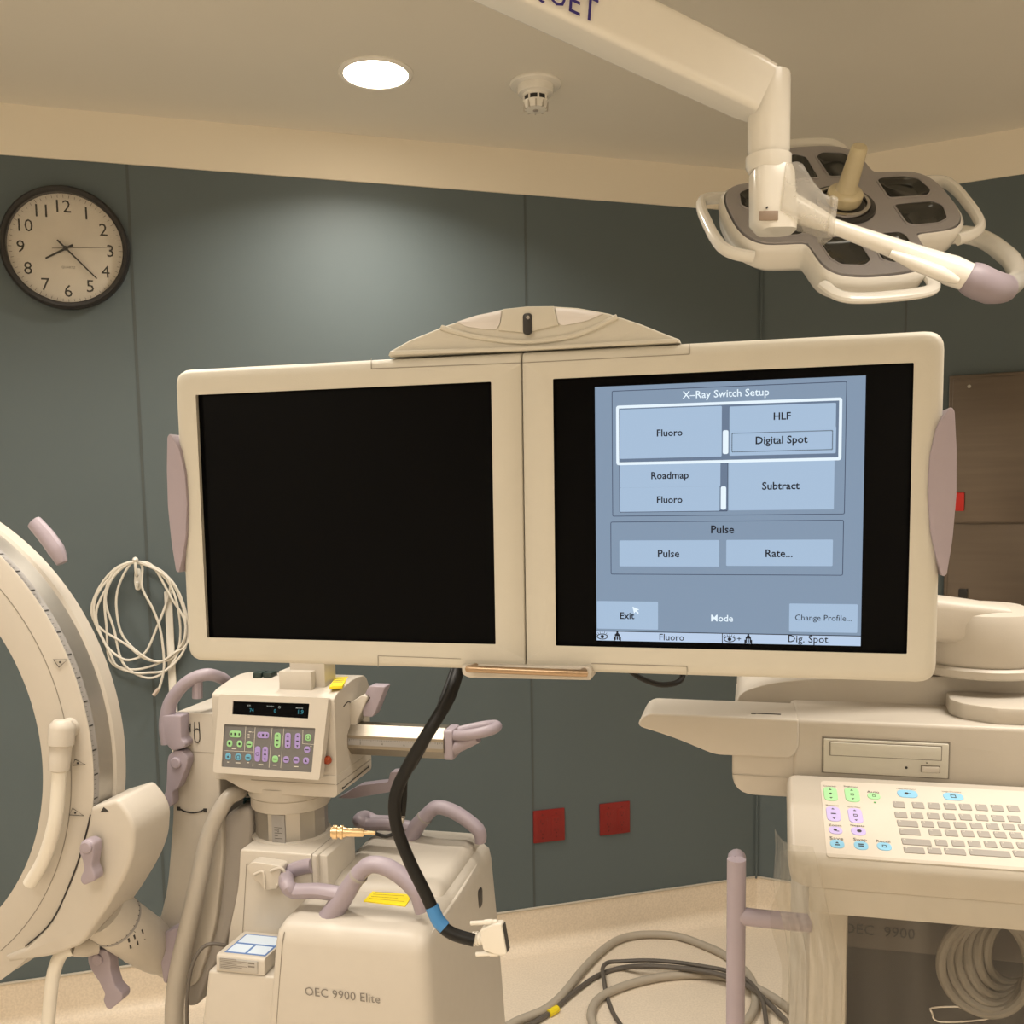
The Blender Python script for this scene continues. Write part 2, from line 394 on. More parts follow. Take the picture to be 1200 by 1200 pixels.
# ------------------------------------------------------------------ wall clock
q = WB.at(78, 292.5, 0); CK = Frame(WB.M @ Vector((q.x, 0, q.z)), 90-73.733)
t = thing('wall_clock', CK, 'round black-rimmed analogue wall clock with white face on the green wall', 'clock')
R = .170
bm = BM(); lathe(bm, [(R-.018,-.028),(R-.014,-.033),(R-.006,-.034),(R,-.026),(R+.001,-.012),(R-.004,0),(R-.018,0),(R-.018,-.028)], axis=(0,1,0), n=72); obj('rim', bm, BLACK, t)
bm = BM(); lathe(bm, [(R-.017,-.002),(R-.017,-.010),(0,-.0102)], axis=(0,1,0), n=72); obj('face', bm, FACEW, t)
for h in range(1, 13):
    bm = BM(); a = h*PI/6; text_into(bm, str(h), .117*math.sin(a), .117*math.cos(a), -.0108, height=.034); obj('numeral', bm, INK, t)
bm = BM()
for k in range(60):
    a = k*PI/30; L = .010 if k % 5 == 0 else .007
    box(bm, -.0006, .0006, -.0108, -.0104, .140, .140+L, M=Matrix.Rotation(a, 4, 'Y'))
obj('minute_marks', bm, INKG, t)
bm = BM(); text_into(bm, 'QUARTZ', .004, -.052, -.0108, width=.036); obj('face_lettering', bm, INKG, t)
def hand(name, deg, L, tail, wd, y, m):
    bm = BM(); prism(bm, [(-wd,-tail),(wd,-tail),(wd*.7,L),(-wd*.7,L)], y-.0012, y, ax=1, M=Matrix.Rotation(math.radians(deg), 4, 'Y')); obj(name, bm, m, t)
hand('hour_hand', 241, .062, .022, .0032, -.0125, BLACK); hand('minute_hand', 136, .112, .030, .0026, -.015, BLACK); hand('second_hand', 86, .125, .035, .0010, -.018, INKG)
bm = BM(); lathe(bm, [(.006,-.011),(.006,-.020),(0,-.0205)], axis=(0,1,0), n=20); obj('hub', bm, BLACK, t)
bm = BM(); lathe(bm, [(R-.016,-.0265),(0,-.0268)], axis=(0,1,0), n=72)
obj('glass', bm, CLOCKG, t)

# ------------------------------------------------------------------ red sockets
def socket(pxc, label):
    q = WB.at(pxc[0], pxc[1], 0); f = Frame(WB.M @ Vector((q.x, 0, q.z)), 90-73.733)
    t = thing('socket_plate', f, label, 'power outlet', 'red emergency sockets')
    bm = BM(); prism(bm, rrect(-.057,.057,-.057,.057,.003), -.007, 0, .0025); obj('cover_plate', bm, RED, t)
    for s in (-1, 1):
        bm = BM(); prism(bm, rrect(s*.025-.017, s*.025+.017, -.034, .034, .004), -.0085, -.006, .0008); r = obj('outlet', bm, RED, t)
        bm = BM()
        for zz in (-.018, .018):
            box(bm, s*.025-.0075, s*.025-.0050, -.0089, -.008, zz-.002, zz+.007); box(bm, s*.025+.0050, s*.025+.0072, -.0089, -.008, zz-.002, zz+.006)
            lathe(bm, [(.0028,-.0089),(.0028,-.008)], o=(s*.025, 0, zz-.008), axis=(0,1,0), n=10)
        obj('slots', bm, REDD, r)
    for s in (-1, 1):
        for zz in (-.041, .041):
            bm = BM(); lathe(bm, [(.003,-.008),(.003,-.006)], o=(s*.025,0,zz), axis=(0,1,0), n=10); obj('screw', bm, REDD, t)
socket((643, 967), 'red double socket plate low on the green wall, left one of the pair')
socket((720, 958.5), 'red double socket plate low on the green wall, right one nearer the wall corner')

# ------------------------------------------------------------------ wall hook, looped cable, raceway
q = WB.at(161, 668, 0); HK = Frame(WB.M @ Vector((q.x, 0, q.z)), 90-73.733)
t = thing('wall_hook', HK, 'small white coat hook on the green wall holding the looped white cable', 'hook')
bm = BM(); prism(bm, rpoly([(-.008,-.06),(.006,-.06),(.011,-.035),(.009,.005),(-.007,.005),(-.011,-.035)], .006), -.005, 0, .0015); obj('back_plate', bm, WHITE, t)
bm = BM(); tube(bm, [(0,-.003,-.01),(0,-.022,-.016),(0,-.04,-.006),(0,-.047,.014),(0,-.047,.03)], .0045, 10); lathe(bm, [(0,-.009),(.006,-.006),(.009,0),(.006,.006),(0,.009)], o=(0,-.047,.034), n=14); obj('upper_prong', bm, WHITE, t)
bm = BM(); tube(bm, [(0,-.003,-.04),(0,-.015,-.048),(.0,-.022,-.045),(0,-.026,-.034)], .0042, 8); obj('lower_prong', bm, WHITE, t)
bm = BM()
s = 4.8
def hk(l): return [HK.at(50+x/s, 620+y/s, -.034 + (i % 5)*.003).copy() for i, (x, y) in enumerate(l)]
loops = [
 [(530,185),(420,215),(330,310),(275,440),(300,540),(380,700),(420,770),(520,790),(640,760),(740,700),(800,600),(790,440),(740,310),(640,220)],
 [(535,183),(440,225),(360,330),(300,480),(350,640),(430,720),(500,735),(580,690),(640,560),(700,400),(715,300),(650,235)],
 [(525,190),(480,215),(425,330),(415,450),(450,600),(560,710),(660,745),(750,690),(800,660),(830,580),(800,470),(745,330),(660,230)],
 [(528,188),(400,240),(350,380),(360,560),(380,740),(500,805),(600,808),(700,790),(790,690),(820,560),(780,390),(700,270)],
 [(532,186),(430,230),(370,320),(355,420),(400,560),(450,750),(560,830),(650,825),(740,740),(775,600),(760,440),(720,320),(650,240)],
 [(530,187),(450,205),(310,360),(290,500),(340,570),(470,650),(560,720),(640,745),(720,730),(790,650),(800,520),(720,380),(620,210)],
]
for lp in loops:
    q = hk(lp); tube(bm, q, .0036, 8, 6, closed=True)
q = [HK.at(50+x/s, 620+y/s, -.03) for x, y in ((535,185),(560,215),(560,330),(620,450),(660,560),(680,700),(680,800),(655,900))]
tube(bm, q, .0036, 8, 8)
ct = thing('looped_cable', HK, 'white network cable coiled in loose loops hanging from the wall hook', 'cable')
obj('cable_loops', bm, CABLE_W, ct)
bm = BM(); a = HK.at(186, 807, -.03); b = HK.at(180, 815, -.03); tube(bm, [a, lerp(a,b,.5), b], [.0055,.006,.006], 4, 0); obj('plug', bm, mat('clear_plug', (.62,.52,.45), .25), ct)
a = WB.at(197, 693, 0); b = WB.at(207, 803, 0); z1 = a.z
bm = BM(); prism(bm, rrect(a.x-.011, a.x+.011, .15, z1, .002), -.014, 0, .003); o = obj('cable_raceway', bm, CABLE_W)
o.matrix_world = WB.M; tag(o, 'white vertical cable trunking on the green wall behind the looped cable', 'cable trunking')

# ------------------------------------------------------------------ steel cabinet on the right-hand wall
x0 = WR.at(1111, 500, -.03).x; z1 = WR.at(1120, 440, -.03).z; z0 = .95
t = thing('steel_wall_cabinet', WR, 'brown-tinted brushed steel cabinet on the right wall behind the lit monitor', 'cabinet')
bm = BM(); box(bm, x0, x0+.62, -.03, .0, z0, z1, .003); obj('body', bm, STEELC, t)
zm = WR.at(1125, 613, -.04).z
bm = BM(); box(bm, x0+.012, x0+.61, -.042, -.0305, zm+.003, z1-.012, .002); obj('upper_door', bm, STEELC, t)
bm = BM(); box(bm, x0+.012, x0+.61, -.042, -.0305, z0+.012, zm-.003, .002); d = obj('lower_door', bm, STEELC, t)
bm = BM(); q = WR.at(1128, 697, -.043); box(bm, q.x-.012, q.x+.014, -.05, -.042, q.z-.02, q.z+.02, .002); obj('latch', bm, BLACK, d)
bm = BM(); q = WR.at(1122, 588, -.043); box(bm, q.x-.006, q.x+.02, -.05, -.042, q.z-.03, q.z+.03, .003); obj('indicator', bm, mat('red_tag', (.62,.02,.015), .4), t)
bm = BM(); q = WR.at(1136, 453, -.043); lathe(bm, [(.006,-.050),(.006,-.042)], o=(q.x,0,q.z), axis=(0,1,0), n=14); obj('screw', bm, CHROME, t)

# ------------------------------------------------------------------ workstation on the right
WS = Frame((.4656, 1.1726, 0), -13.9)
t = ws = thing('imaging_workstation', WS, 'cream mobile imaging workstation with keyboard and disc drive, below the lit monitor', 'medical workstation')
XR = .52
bm = BM(); prism(bm, rpoly([(-.187,1.236),(-.187,1.173),(XR,1.173),(XR,1.262),(-.13,1.262)], [.004,.03,.02,.01,.004], 6), .004, .44, .006); 
box(bm, -.1865, -.118, .0025, .01, 1.1995, 1.2005); obj('lower_pan', bm, CREAM, t)
bm = BM(); prism(bm, rpoly([(-.11,1.20),(XR,1.20),(XR,1.279),(-.11,1.279)], .008), -.001, .44, .012, 4); obj('deck', bm, CREAM, t)
bm = BM(); prism(bm, rpoly([(-.312,1.262),(-.262,1.248),(-.209,1.2275),(-.112,1.2275),(-.104,1.24),(-.104,1.279),(-.30,1.2795)], [.012,.04,.01,.012,.006,.004,.012], 6), -.004, .095, .010, 4); wg = obj('side_wing', bm, CREAM, t)
a = WS.at(881, 835, 1.2805, 2); b = WS.at(915, 836, 1.2805, 2)
bm = BM(); box(bm, a.x, b.x, a.y-.0008, a.y+.0008, 1.279, 1.2802); box(bm, a.x-.001, a.x+.005, a.y-.003, a.y, 1.279, 1.2801); obj('slot', bm, DARKG, wg)
bm = BM(); prism(bm, rpoly([(-.185,1.26),(-.180,1.286),(-.146,1.300),(-.10,1.308),(.084,1.319),(XR,1.324),(XR,1.26)], [.003,.02,.03,.05,.1,.02,.003], 5), .115, .43, .010, 4); obj('rear_ledge', bm, CREAM, t)
bm = BM(); prism(bm, rpoly([(.095,.035),(.13,.012),(.5,.012),(.5,.11),(.09,.11),(.085,.06)], .006), 1.277, 1.300, .006, ax=2); obj('rest_block', bm, CREAM, t)
# disc drive
bm = BM(); box(bm, -.0755, .0755, -.0022, .01, 1.211, 1.2575); dr = obj('disc_drive', bm, CREAM_D, t)
bm = BM(); box(bm, -.0735, .0735, -.006, .004, 1.2125, 1.2557, .0012); obj('drive_front', bm, BEZEL, dr)
a = WS.at(973.3, 869.5, -.006); b = WS.at(1102.5, 890.5, -.006)
bm = BM(); box(bm, a.x-.0012, b.x+.0012, -.0064, -.005, b.z-.0012, a.z+.0012); obj('tray_gap', bm, CREAM_D, dr)
bm = BM(); box(bm, a.x, b.x, -.0085, -.005, b.z, a.z, .0008); c = WS.at(1065, 884, -.009); text_into(bm, 'CD-ROM', c.x+.004, c.z, -.0087, width=.009); obj('tray', bm, BEZEL, dr)
a = WS.at(1080, 897.5, -.006); b = WS.at(1100, 905, -.006)
bm = BM(); box(bm, a.x-.001, b.x+.001, -.0064, -.005, b.z-.001, a.z+.001); obj('button_gap', bm, CREAM_D, dr)
bm = BM(); box(bm, a.x, b.x, -.010, -.005, b.z, a.z, .0008); obj('eject_button', bm, CREAM, dr)
for x, y, r, nm in ((1062,899.5,.0016,'pin_hole'), (1086,894,.0008,'drive_lamp')):
    bm = BM(); c = WS.at(x, y, -.006); lathe(bm, [(r,-.0066),(r,-.005)], o=(c.x,0,c.z), axis=(0,1,0), n=14); obj(nm, bm, BLACK, dr)
# keyboard panel, tilted 15 degrees
KB = Frame(WS.M @ Vector((0, -.005, 1.212)), -13.9, 15); K2W = WS.M.inverted() @ KB.M
def kb(bm): bmesh.ops.transform(bm, matrix=K2W, verts=bm.verts[:]); return bm
def kxy(x, y): q = KB.at(x, y, .0, 2); return (q.x, q.y)
bm = BM()
pl = rpoly([(-.1185,-.004),(-.123,-.187),(XR,-.187),(XR,-.004)], [.012,.026,.02,.01], 6)
pin = rpoly([(-.1125,-.010),(-.113,-.172),(XR-.01,-.172),(XR-.01,-.010)], [.010,.022,.02,.01], 6)
pmid = rpoly([(-.1165,-.006),(-.1205,-.183),(XR-.002,-.183),(XR-.002,-.006)], [.012,.026,.02,.01], 6)
plo = rpoly([(-.1185,-.004),(-.118,-.186),(XR,-.186),(XR,-.004)], [.012,.024,.02,.01], 6)
loft(bm, [[(x,y,0) for x,y in pin], [(x,y,-.0025) for x,y in pmid], [(x,y,-.010) for x,y in pl], [(x,y,-.022) for x,y in pl], [(x,y-.002,-.034) for x,y in plo], [(x,y+.004,-.040) for x,y in pmid]])
kp = obj('keyboard_panel', kb(bm), CREAM, t, angle=50)
bm = BM(); ov = rpoly([kxy(961,915), kxy(969,1004), (XR-.02, kxy(969,1004)[1]), (XR-.02, kxy(961,915)[1])], [.008,.004,.004,.004], 5)
prism(bm, ov, -.001, .0006, ax=2); obj('keypad_overlay', kb(bm), mat('overlay_white', (.62,.57,.50), .4, var=.02), kp)
s = 3.75
def kc(x, y): return kxy(900+x/s, 880+y/s)
def pad(name, x0, y0, x1, y1, rr, m, sym, nm=None):
    a = kc((x0+x1)/2, y0); b = kc((x0+x1)/2, y1); l = kc(x0, (y0+y1)/2); r = kc(x1, (y0+y1)/2)
    cx = (l[0]+r[0])/2; cy = (a[1]+b[1])/2; w = (r[0]-l[0])/2; h = abs(a[1]-b[1])/2
    bm = BM(); prism(bm, rrect(cx-w, cx+w, cy-h, cy+h, rr*min(w,h)*2, 6), .0003, .0014, .0004, 1, ax=2); o = obj(name, kb(bm), m, kp)
    sy = BM()
    for kind, u, v, k in sym:
        X, Y = cx+u*w, cy+v*h
        if kind == 'up': prism(sy, [(X-k,Y-k*.6),(X+k,Y-k*.6),(X,Y+k*.9)], .0012, .0017, ax=2)
        elif kind == 'dn': prism(sy, [(X-k,Y+k*.6),(X,Y-k*.9),(X+k,Y+k*.6)], .0012, .0017, ax=2)
        elif kind == 'sq': holed(sy, [(X-k,Y-k),(X+k,Y-k),(X+k,Y+k),(X-k,Y+k)], [[(X-k*.7,Y-k*.7),(X+k*.7,Y-k*.7),(X+k*.7,Y+k*.7),(X-k*.7,Y+k*.7)]], .0012, .0017, ax=2)
        elif kind == 'dot': prism(sy, [(X+k*math.cos(i*PI/6),Y+k*math.sin(i*PI/6)) for i in range(12)], .0012, .0017, ax=2)
        elif kind == 'bar': prism(sy, [(X-k,Y-k*.3),(X+k,Y-k*.3),(X+k,Y+k*.3),(X-k,Y+k*.3)], .0012, .0017, ax=2)
    if sym: obj('button_symbol', kb(sy), INK, kp)
    lb = BM()
    if nm: text_into(lb, nm, cx, cy+h+.0026, 0, width=w*1.9, plane=K2W @ Matrix.Translation((0,0,.0009))); obj('button_caption', lb, INK, kp)
pad('green_button', 245,162,305,222, .45, GREENB2, [('up',0,.6,.0016),('dot',0,0,.0016),('dn',0,-.6,.0016)], 'Contrast')
pad('green_button', 338,165,402,227, .45, GREENB2, [('up',0,.6,.0016),('sq',0,0,.0020),('dn',0,-.6,.0016)], 'Brightness')
pad('green_button', 437,188,493,215, 1, GREENB2, [('sq',0,0,.0018)], 'Auto')
pad('blue_button', 568,175,657,208, 1, BLUEB2, [('dot',-.1,0,.0024),('bar',.25,0,.0014)], 'Patient Information')
pad('blue_button', 770,188,858,220, 1, BLUEB2, [('sq',0,0,.0030)], 'Image Directory')
pad('violet_button', 257,248,318,312, .45, LILB2, [('up',0,.65,.0016),('bar',0,0,.0028),('dn',0,-.65,.0016)], 'Sharpness')
pad('violet_button', 353,255,415,320, .45, LILB2, [('up',0,.65,.0016),('sq',0,0,.0022),('dn',0,-.65,.0016)], 'Noise Filter')
pad('violet_button', 267,335,327,368, 1, LILB2, [('dot',-.05,.0,.0020),('bar',.3,-.3,.0014)], 'Zoom')
pad('violet_button', 365,338,430,374, 1, LILB2, [('dot',.1,0,.0026)], 'Negate')
pad('blue_button', 273,393,335,430, 1, BLUEB2, [('bar',0,-.3,.0026),('up',0,.2,.0018)], 'Save')
pad('blue_button', 378,400,440,437, 1, BLUEB2, [('bar',0,.2,.0028),('bar',0,-.2,.0028)], 'Swap')
pad('blue_button', 479,406,543,440, 1, BLUEB2, [('sq',0,0,.0022)], 'Recall')
c = kc(469, 229); bm = BM(); prism(bm, [(c[0]+.0013*math.cos(i), c[1]+.0013*math.sin(i)) for i in [j*PI/5 for j in range(10)]], .0004, .0012, ax=2); obj('indicator', kb(bm), mat('green_indicator', (.1,.4,.1), .3), kp)
rows = [(238, [(550,600),(634,684),(704,754),(774,824),(842,892),(912,962),(982,1032),(1052,1102)]),
        (283, [(557,610),(628,680),(700,752),(770,822),(841,893),(912,964),(983,1035),(1054,1106)]),
        (320, [(568,657),(675,727),(746,798),(818,870),(889,941),(960,1012),(1031,1083),(1102,1154)]),
        (356, [(577,667),(706,760),(779,832),(850,904),(922,974),(993,1045),(1064,1116)]),
        (400, [(588,714),(734,787),(807,862),(879,932),(951,1003),(1022,1074),(1094,1146)]),
        (437, [(597,686),(702,760),(776,866),(884,1060),(1078,1130)])]
chars = ['1234567890-=', 'QWERTYUIOP', 'ASDFGHJKL', 'ZXCVBNM,.', 'ABCDEFGH', 'FNALT']
for ri, (yc, ks) in enumerate(rows):
    for i, (xa, xb) in enumerate(ks):
        a = kc(xa, yc); b = kc(xb, yc); h0 = kc(xa, yc-13)[1]; h1 = kc(xa, yc+13)[1]
        dy = (xa-ks[0][0])*.035
        a = kc(xa, yc+dy); h0 = kc(xa, yc+dy-13)[1]; h1 = kc(xa, yc+dy+13)[1]; b = kc(xb, yc+dy)
        bm = BM(); prism(bm, rrect(a[0], b[0], h1, h0, .0012, 3), .0003, .0016, .0004, 1, ax=2); o = obj('key', kb(bm), KEY, kp)
        tx = BM(); text_into(tx, chars[ri][i % len(chars[ri])], a[0]+.0032, h0-.0028, 0, height=.0026, plane=K2W @ Matrix.Translation((0,0,.0018))); obj('key_letter', tx, LINEW, kp)
bm = BM(); prism(bm, [(-.10,-.176),(XR-.02,-.176),(XR-.02,-.01),(-.10,-.01)], 1.098, 1.14, .006, ax=2); obj('under_tray', bm, CREAM, t)
# legs / lower cabinet
px0 = WS.at(947, 1110, -.06).x; px1 = WS.at(994, 1110, -.06).x
bm = BM(); box(bm, px0, px1, -.06, .40, .0, 1.12, .008); obj('side_post', bm, CREAM, t)
bm = BM(); box(bm, px1-.002, XR, .05, .40, 0, 1.16, .004); obj('recess_panel', bm, DARKG, t)
zb = WS.at(1050, 1116, .03).z
bm = BM(); box(bm, px1-.001, XR, .03, .06, zb, 1.13, .004); fb = obj('name_band', bm, mat('taupe_panel', (.095,.081,.069), .5), t)
bm = BM(); a = WS.at(1030, 1091, .029); text_into(bm, 'OEC  9900', a.x, a.z, .0290, width=.088); obj('lettering', bm, INK, fb)
bm = BM(); tube(bm, [WS.at(x, y, -.0) for x, y in ((1092,1186),(1096,1180),(1150,1180),(1160,1186),(1154,1194),(1102,1197))], .0016, 8, 6, closed=True)
tube(bm, [WS.at(1125,1181,.0), WS.at(1125,1181,.05)], .0016, 8, 0); obj('wire_bracket', bm, CHROME, t)
a = WS.at(863, 1024, -.05); 
bm = BM(); tube(bm, [(a.x,-.05,.25),(a.x,-.05,.6),(a.x,-.05,a.z-.02),(a.x,-.048,a.z-.004),(a.x,-.035,a.z+.004),(a.x,-.0,a.z+.002)], .0118, 16, 6); hb = obj('push_bar', bm, LILAC, t, 'lilac vertical push bar')
b = WS.at(880, 1075, -.05); bm = BM(); tube(bm, [(a.x,-.05,b.z+.002),(a.x+.02,-.05,b.z),(px0+.004,-.05,b.z-.001)], .0112, 14, 4)
tube(bm, [(a.x,-.05,.27),(a.x+.03,-.05,.265),(px0+.004,-.05,.265)], .0112, 14, 4); obj('bar_bracket', bm, LILAC, hb)

# clear plastic sheet draped over the keyboard and post
bm = BM(); nu, path = 64, []
for k in range(6): v = k/5; path.append((lerp(-.176,-.190,v), .0035, 'k'))
for k in range(1,6): v = k/5; path.append((-.193, lerp(.0, -.030, v), 'k'))
for k in range(1,26): v = k/25; path.append((lerp(-.192,-.176,v), lerp(1.125,.70,v), 'w'))
grid = []
for j, (y, z, kind) in enumerate(path):
    row = []
    for i in range(nu+1):
        u = i/nu; x = lerp(-.1275, XR-.05, u)
        if kind == 'k':
            p = K2W @ Vector((x, y, z))
            if j >= 6: p.y -= .0015*(1+math.sin(x*170+j))
            if i == 0: p.x -= .004
        else:
            d = (1.125-z)/.42
            p = Vector((x + .012*d*math.sin(9*d+1) - (.016*math.exp(-(d-.06)**2/.01) if i < 3 else 0), y - .006*math.sin(x*75+2*d)*min(1, d*6) - .003*math.sin(x*190+5*d)*min(1, d*5) - (.006 if d < .2 else 0), z))
        row.append(bm.verts.new(p))
    grid.append(row)
for j in range(len(grid)-1):
    for i in range(nu): bm.faces.new((grid[j][i], grid[j][i+1], grid[j+1][i+1], grid[j+1][i]))
bmesh.ops.recalc_face_normals(bm, faces=bm.faces[:])
o = obj('plastic_sheet', bm, DRAPE, angle=80); o.matrix_world = WS.M; sheet = o
bm = BM(); grid = []; rnd = random.Random(3)
for j in range(31):
    v = j/30; row = []
    for i in range(25):
        u = i/24; p = KB2 = None
        z = lerp(1.185, .68, v**1.1); xl = -.137+.016*math.exp(-((v-.16)/.08)**2)*-.6+.012*min(1,v*4)+.010*v*math.sin(7*v); xrr = lerp(-.098, -.066, min(1, v*3.2))
        x = lerp(xl, xrr, u); y = -.199-.008*math.sin(u*19+3*v)*min(1,v*5)-.005*math.sin(u*37+6*v)*min(1,v*4)+(.05*(1-u)**6*(1-v) if v < .3 else 0)
        row.append(bm.verts.new((x, y, z)))
    grid.append(row)
for j in range(30):
    for i in range(24): bm.faces.new((grid[j][i], grid[j][i+1], grid[j+1][i+1], grid[j+1][i]))
bmesh.ops.recalc_face_normals(bm, faces=bm.faces[:]); obj('gathered_corner', bm, FOLD, sheet, angle=80)
tag(o, 'clear wrinkled plastic sheet hanging over the keyboard front edge and post of the workstation', 'plastic sheet')
# coiled cables on the bracket
bm = BM()
for k in range(6):
    pts = []
    for i in range(14):
        a = 2*PI*i/14; rx = .050-.004*k; rz = .062-.004*k
        pts.append((.118+.007*k+rx*math.cos(a), -.022+.004*k+.006*math.sin(a*2+k), .985+.002*k+rz*math.sin(a)))
    tube(bm, pts, .0062, 10, 5, closed=True)
o = obj('coiled_cable', bm, mat('dull_cable', (.20,.18,.15), .5)); o.matrix_world = WS.M; tag(o, 'beige coiled cable hung on a wire bracket in the dark recess under the keyboard', 'cable')

# ------------------------------------------------------------------ twin monitor
MON = Frame((.0164, 1.0895, 1.548), -13.9)
t = mon = thing('twin_monitor', MON, 'cream twin monitor unit, left screen dark, right screen showing a setup menu', 'monitor')
def half(sx):
    def ring(y, io, ic, hole=False):
        if hole: x0, x1, z0, z1 = .0355+io, .4090-io, -.1495+io, .1495-io
        else: x0, x1, z0, z1 = .0006+ic, .4390-io, -.1805+io, .1815-io
        rr = [.0015]*4 if hole else [.002, max(.006,.019-io*.5), max(.006,.019-io*.5), .002]
        P = rpoly([(x0,z0),(x1,z0),(x1,z1),(x0,z1)], rr, 5)
        return [(sx*x, y, z) for x, z in P]
    bm = BM()
    loft(bm, [ring(.006,-.002,0,True), ring(-.0035,-.0015,0,True), ring(-.008,0,0,True), ring(-.0085,-.002,0,True), ring(-.0088,.014,.0012), ring(-.0075,.006,.0004), ring(-.004,.002,0), ring(.002,0,0), ring(.046,0,0), ring(.056,.006,0), ring(.060,.02,0)])
    return bm
housings = []
for sx, nm in ((-1, 'left_half'), (1, 'right_half')):
    h = obj('monitor_housing', half(sx), BEZEL, t, angle=40); housings.append(h)
    bm = BM(); box(bm, sx*.2222-.1885, sx*.2222+.1885, .0, .005, -.1515, .1515); sc = obj('screen', bm, SCREENB, t, 'black blank screen' if sx < 0 else 'lit screen with blue-grey menu')
# joint lines of the centre clamp
bm = BM()
def mline(a, b, y=-.0089, w=.0006):
    p = MON.at(a[0], a[1], y); q = MON.at(b[0], b[1], y); d = Vector((q.x-p.x, 0, q.z-p.z)); L = d.length; ang = math.atan2(d.z, d.x)
    box(bm, 0, L, -.0003, .0006, -w/2, w/2, M=Matrix.Translation((p.x, y, p.z)) @ Matrix.Rotation(-ang, 4, 'Y'))
mline((435,432),(614,425)); mline((435,420),(435,432)); mline((614,425),(808,415)); mline((808,403),(808,415))
mline((443,768.5),(540,772)); mline((443,768.5),(443,782)); mline((693,777.5),(805,781)); mline((805,781),(805,792))
obj('joint_line', bm, CREAM_D, t)
# top cap with indicator windows
bm = BM(); s = 3.0
def mc(x, y, k=-.004): return MON.xz(430+x/s, 340+y/s, k)
cap = [mc(*p) for p in ((78,235),(82,213),(150,175),(265,128),(380,90),(475,67),(560,58),(657,57),(740,62),(850,82),(960,118),(1060,158),(1098,172),(1103,186))]
prism(bm, cap, -.004, .05, .004, 3); tc = obj('top_cap', bm, BEZEL, t)
bm = BM(); prism(bm, [mc(*p) for p in ((80,232),(86,215),(560,200),(1090,172),(1100,186),(560,214))], -.009, -.002, .0015); obj('cap_lip', bm, BEZEL, tc)
bm = BM()
tube(bm, [(*[mc(*p)[0]], -.0045, mc(*p)[1]) for p in ((262,132),(330,152),(420,170),(560,182),(700,166),(790,138),(880,94))], .0032, 8, 6, flat=1.0); obj('raised_rim', bm, BEZEL, tc)
PALE = mat('pale_indicator_lens', (.66,.63,.62), .25, var=.05, coat=.4)
for pts in (((312,112),(385,88),(474,70),(466,120),(452,138),(415,137),(350,128)), ((660,62),(735,66),(832,82),(770,108),(690,124),(672,116))):
    bm = BM(); prism(bm, rpoly([mc(*p, -.006) for p in pts], .002, 3), -.0055, -.003, .001); obj('indicator_window', bm, PALE, tc)
bm = BM(); prism(bm, [mc(*p, -.007) for p in ((462,142),(478,66),(560,57),(656,56),(674,122),(560,150))], -.0075, -.002, .002); obj('centre_boss', bm, BEZEL, tc)
bm = BM(); a = mc(549, 157, -.008); b = mc(580, 80, -.008); prism(bm, rrect(a[0], b[0], a[1], b[1], .0045, 6), -.0095, -.006, .001); obj('sensor_window', bm, BLACK, tc)
bm = BM(); a = mc(566, 96, -.01); lathe(bm, [(.002,-.0105),(.002,-.0088)], o=(a[0],0,a[1]), axis=(0,1,0), n=12); obj('sensor', bm, GREYP, tc)
# bottom handle
bm = BM(); P = [MON.xz(x, y, -.014) for x, y in ((541,779),(688,780.5),(694,783),(693,797),(549,794),(542,790))]
prism(bm, rpoly(P, .003, 4), -.016, .02, .004, 3); hd = obj('handle_bracket', bm, CREAM, t)
a = MON.xz(554, 783.5, -.025); b = MON.xz(682, 788.5, -.025)
bm = BM(); tube(bm, [(a[0],-.012,a[1]),(a[0]-.001,-.024,a[1]),(a[0]+.006,-.028,a[1]),(b[0]-.006,-.028,b[1]),(b[0]+.001,-.024,b[1]),(b[0],-.012,b[1])], .0042, 12, 5); obj('bar', bm, BRONZE, hd)
# side grips
for sx in (-1, 1):
    outl = [(.4435,.104),(.4315,.085),(.4255,.055),(.4245,.018),(.428,-.022),(.4345,-.05),(.4405,-.068),(.4445,-.066),(.449,-.03),(.4515,.015),(.4505,.06),(.4475,.100)]
    bm = BM(); prism(bm, rpoly([(sx*x, z) for x, z in outl], .004, 3), -.0135, .045, .004, 3); obj('side_grip', bm, LILAC, t, 'lilac lens-shaped side grip')
# swing arm down to the workstation deck
bm = BM(); cx, cy = .556, .34; zb = 1.3238-1.548
lathe(bm, [(.082,zb-.0015),(.084,zb+.001),(.084,zb+.009),(.080,zb+.012)], o=(cx,cy,0), n=48); lathe(bm, [(.074,zb+.012),(.077,zb+.018),(.0755,zb+.068),(.070,zb+.080),(.05,zb+.088),(0,zb+.090)], o=(cx,cy,0), n=48)
ar = obj('swivel_base', bm, CREAM, t)
bm = BM(); rings = []
for f in [i/10 for i in range(11)]:
    x = lerp(cx, .05, f); y = lerp(cy, .11, f**1.3); z = zb+.063 + .045*math.sin(f*PI/2); w = lerp(.062, .04, f); h = lerp(.03, .035, f)
    d = Vector((-.5, -.23, 0)).normalized(); n_ = Vector((-d.y, d.x, 0))
    rings.append([(x+n_.x*w*u, y+n_.y*w*u, z+h*v) for u, v in rrect(-1, 1, -1, 1, .5, 4)])
loft(bm, rings); obj('swing_arm', bm, CREAM, t, angle=50)
bm = BM(); box(bm, -.06, .12, .055, .13, -.165, .03, .01); obj('rear_mount', bm, CREAM, t)
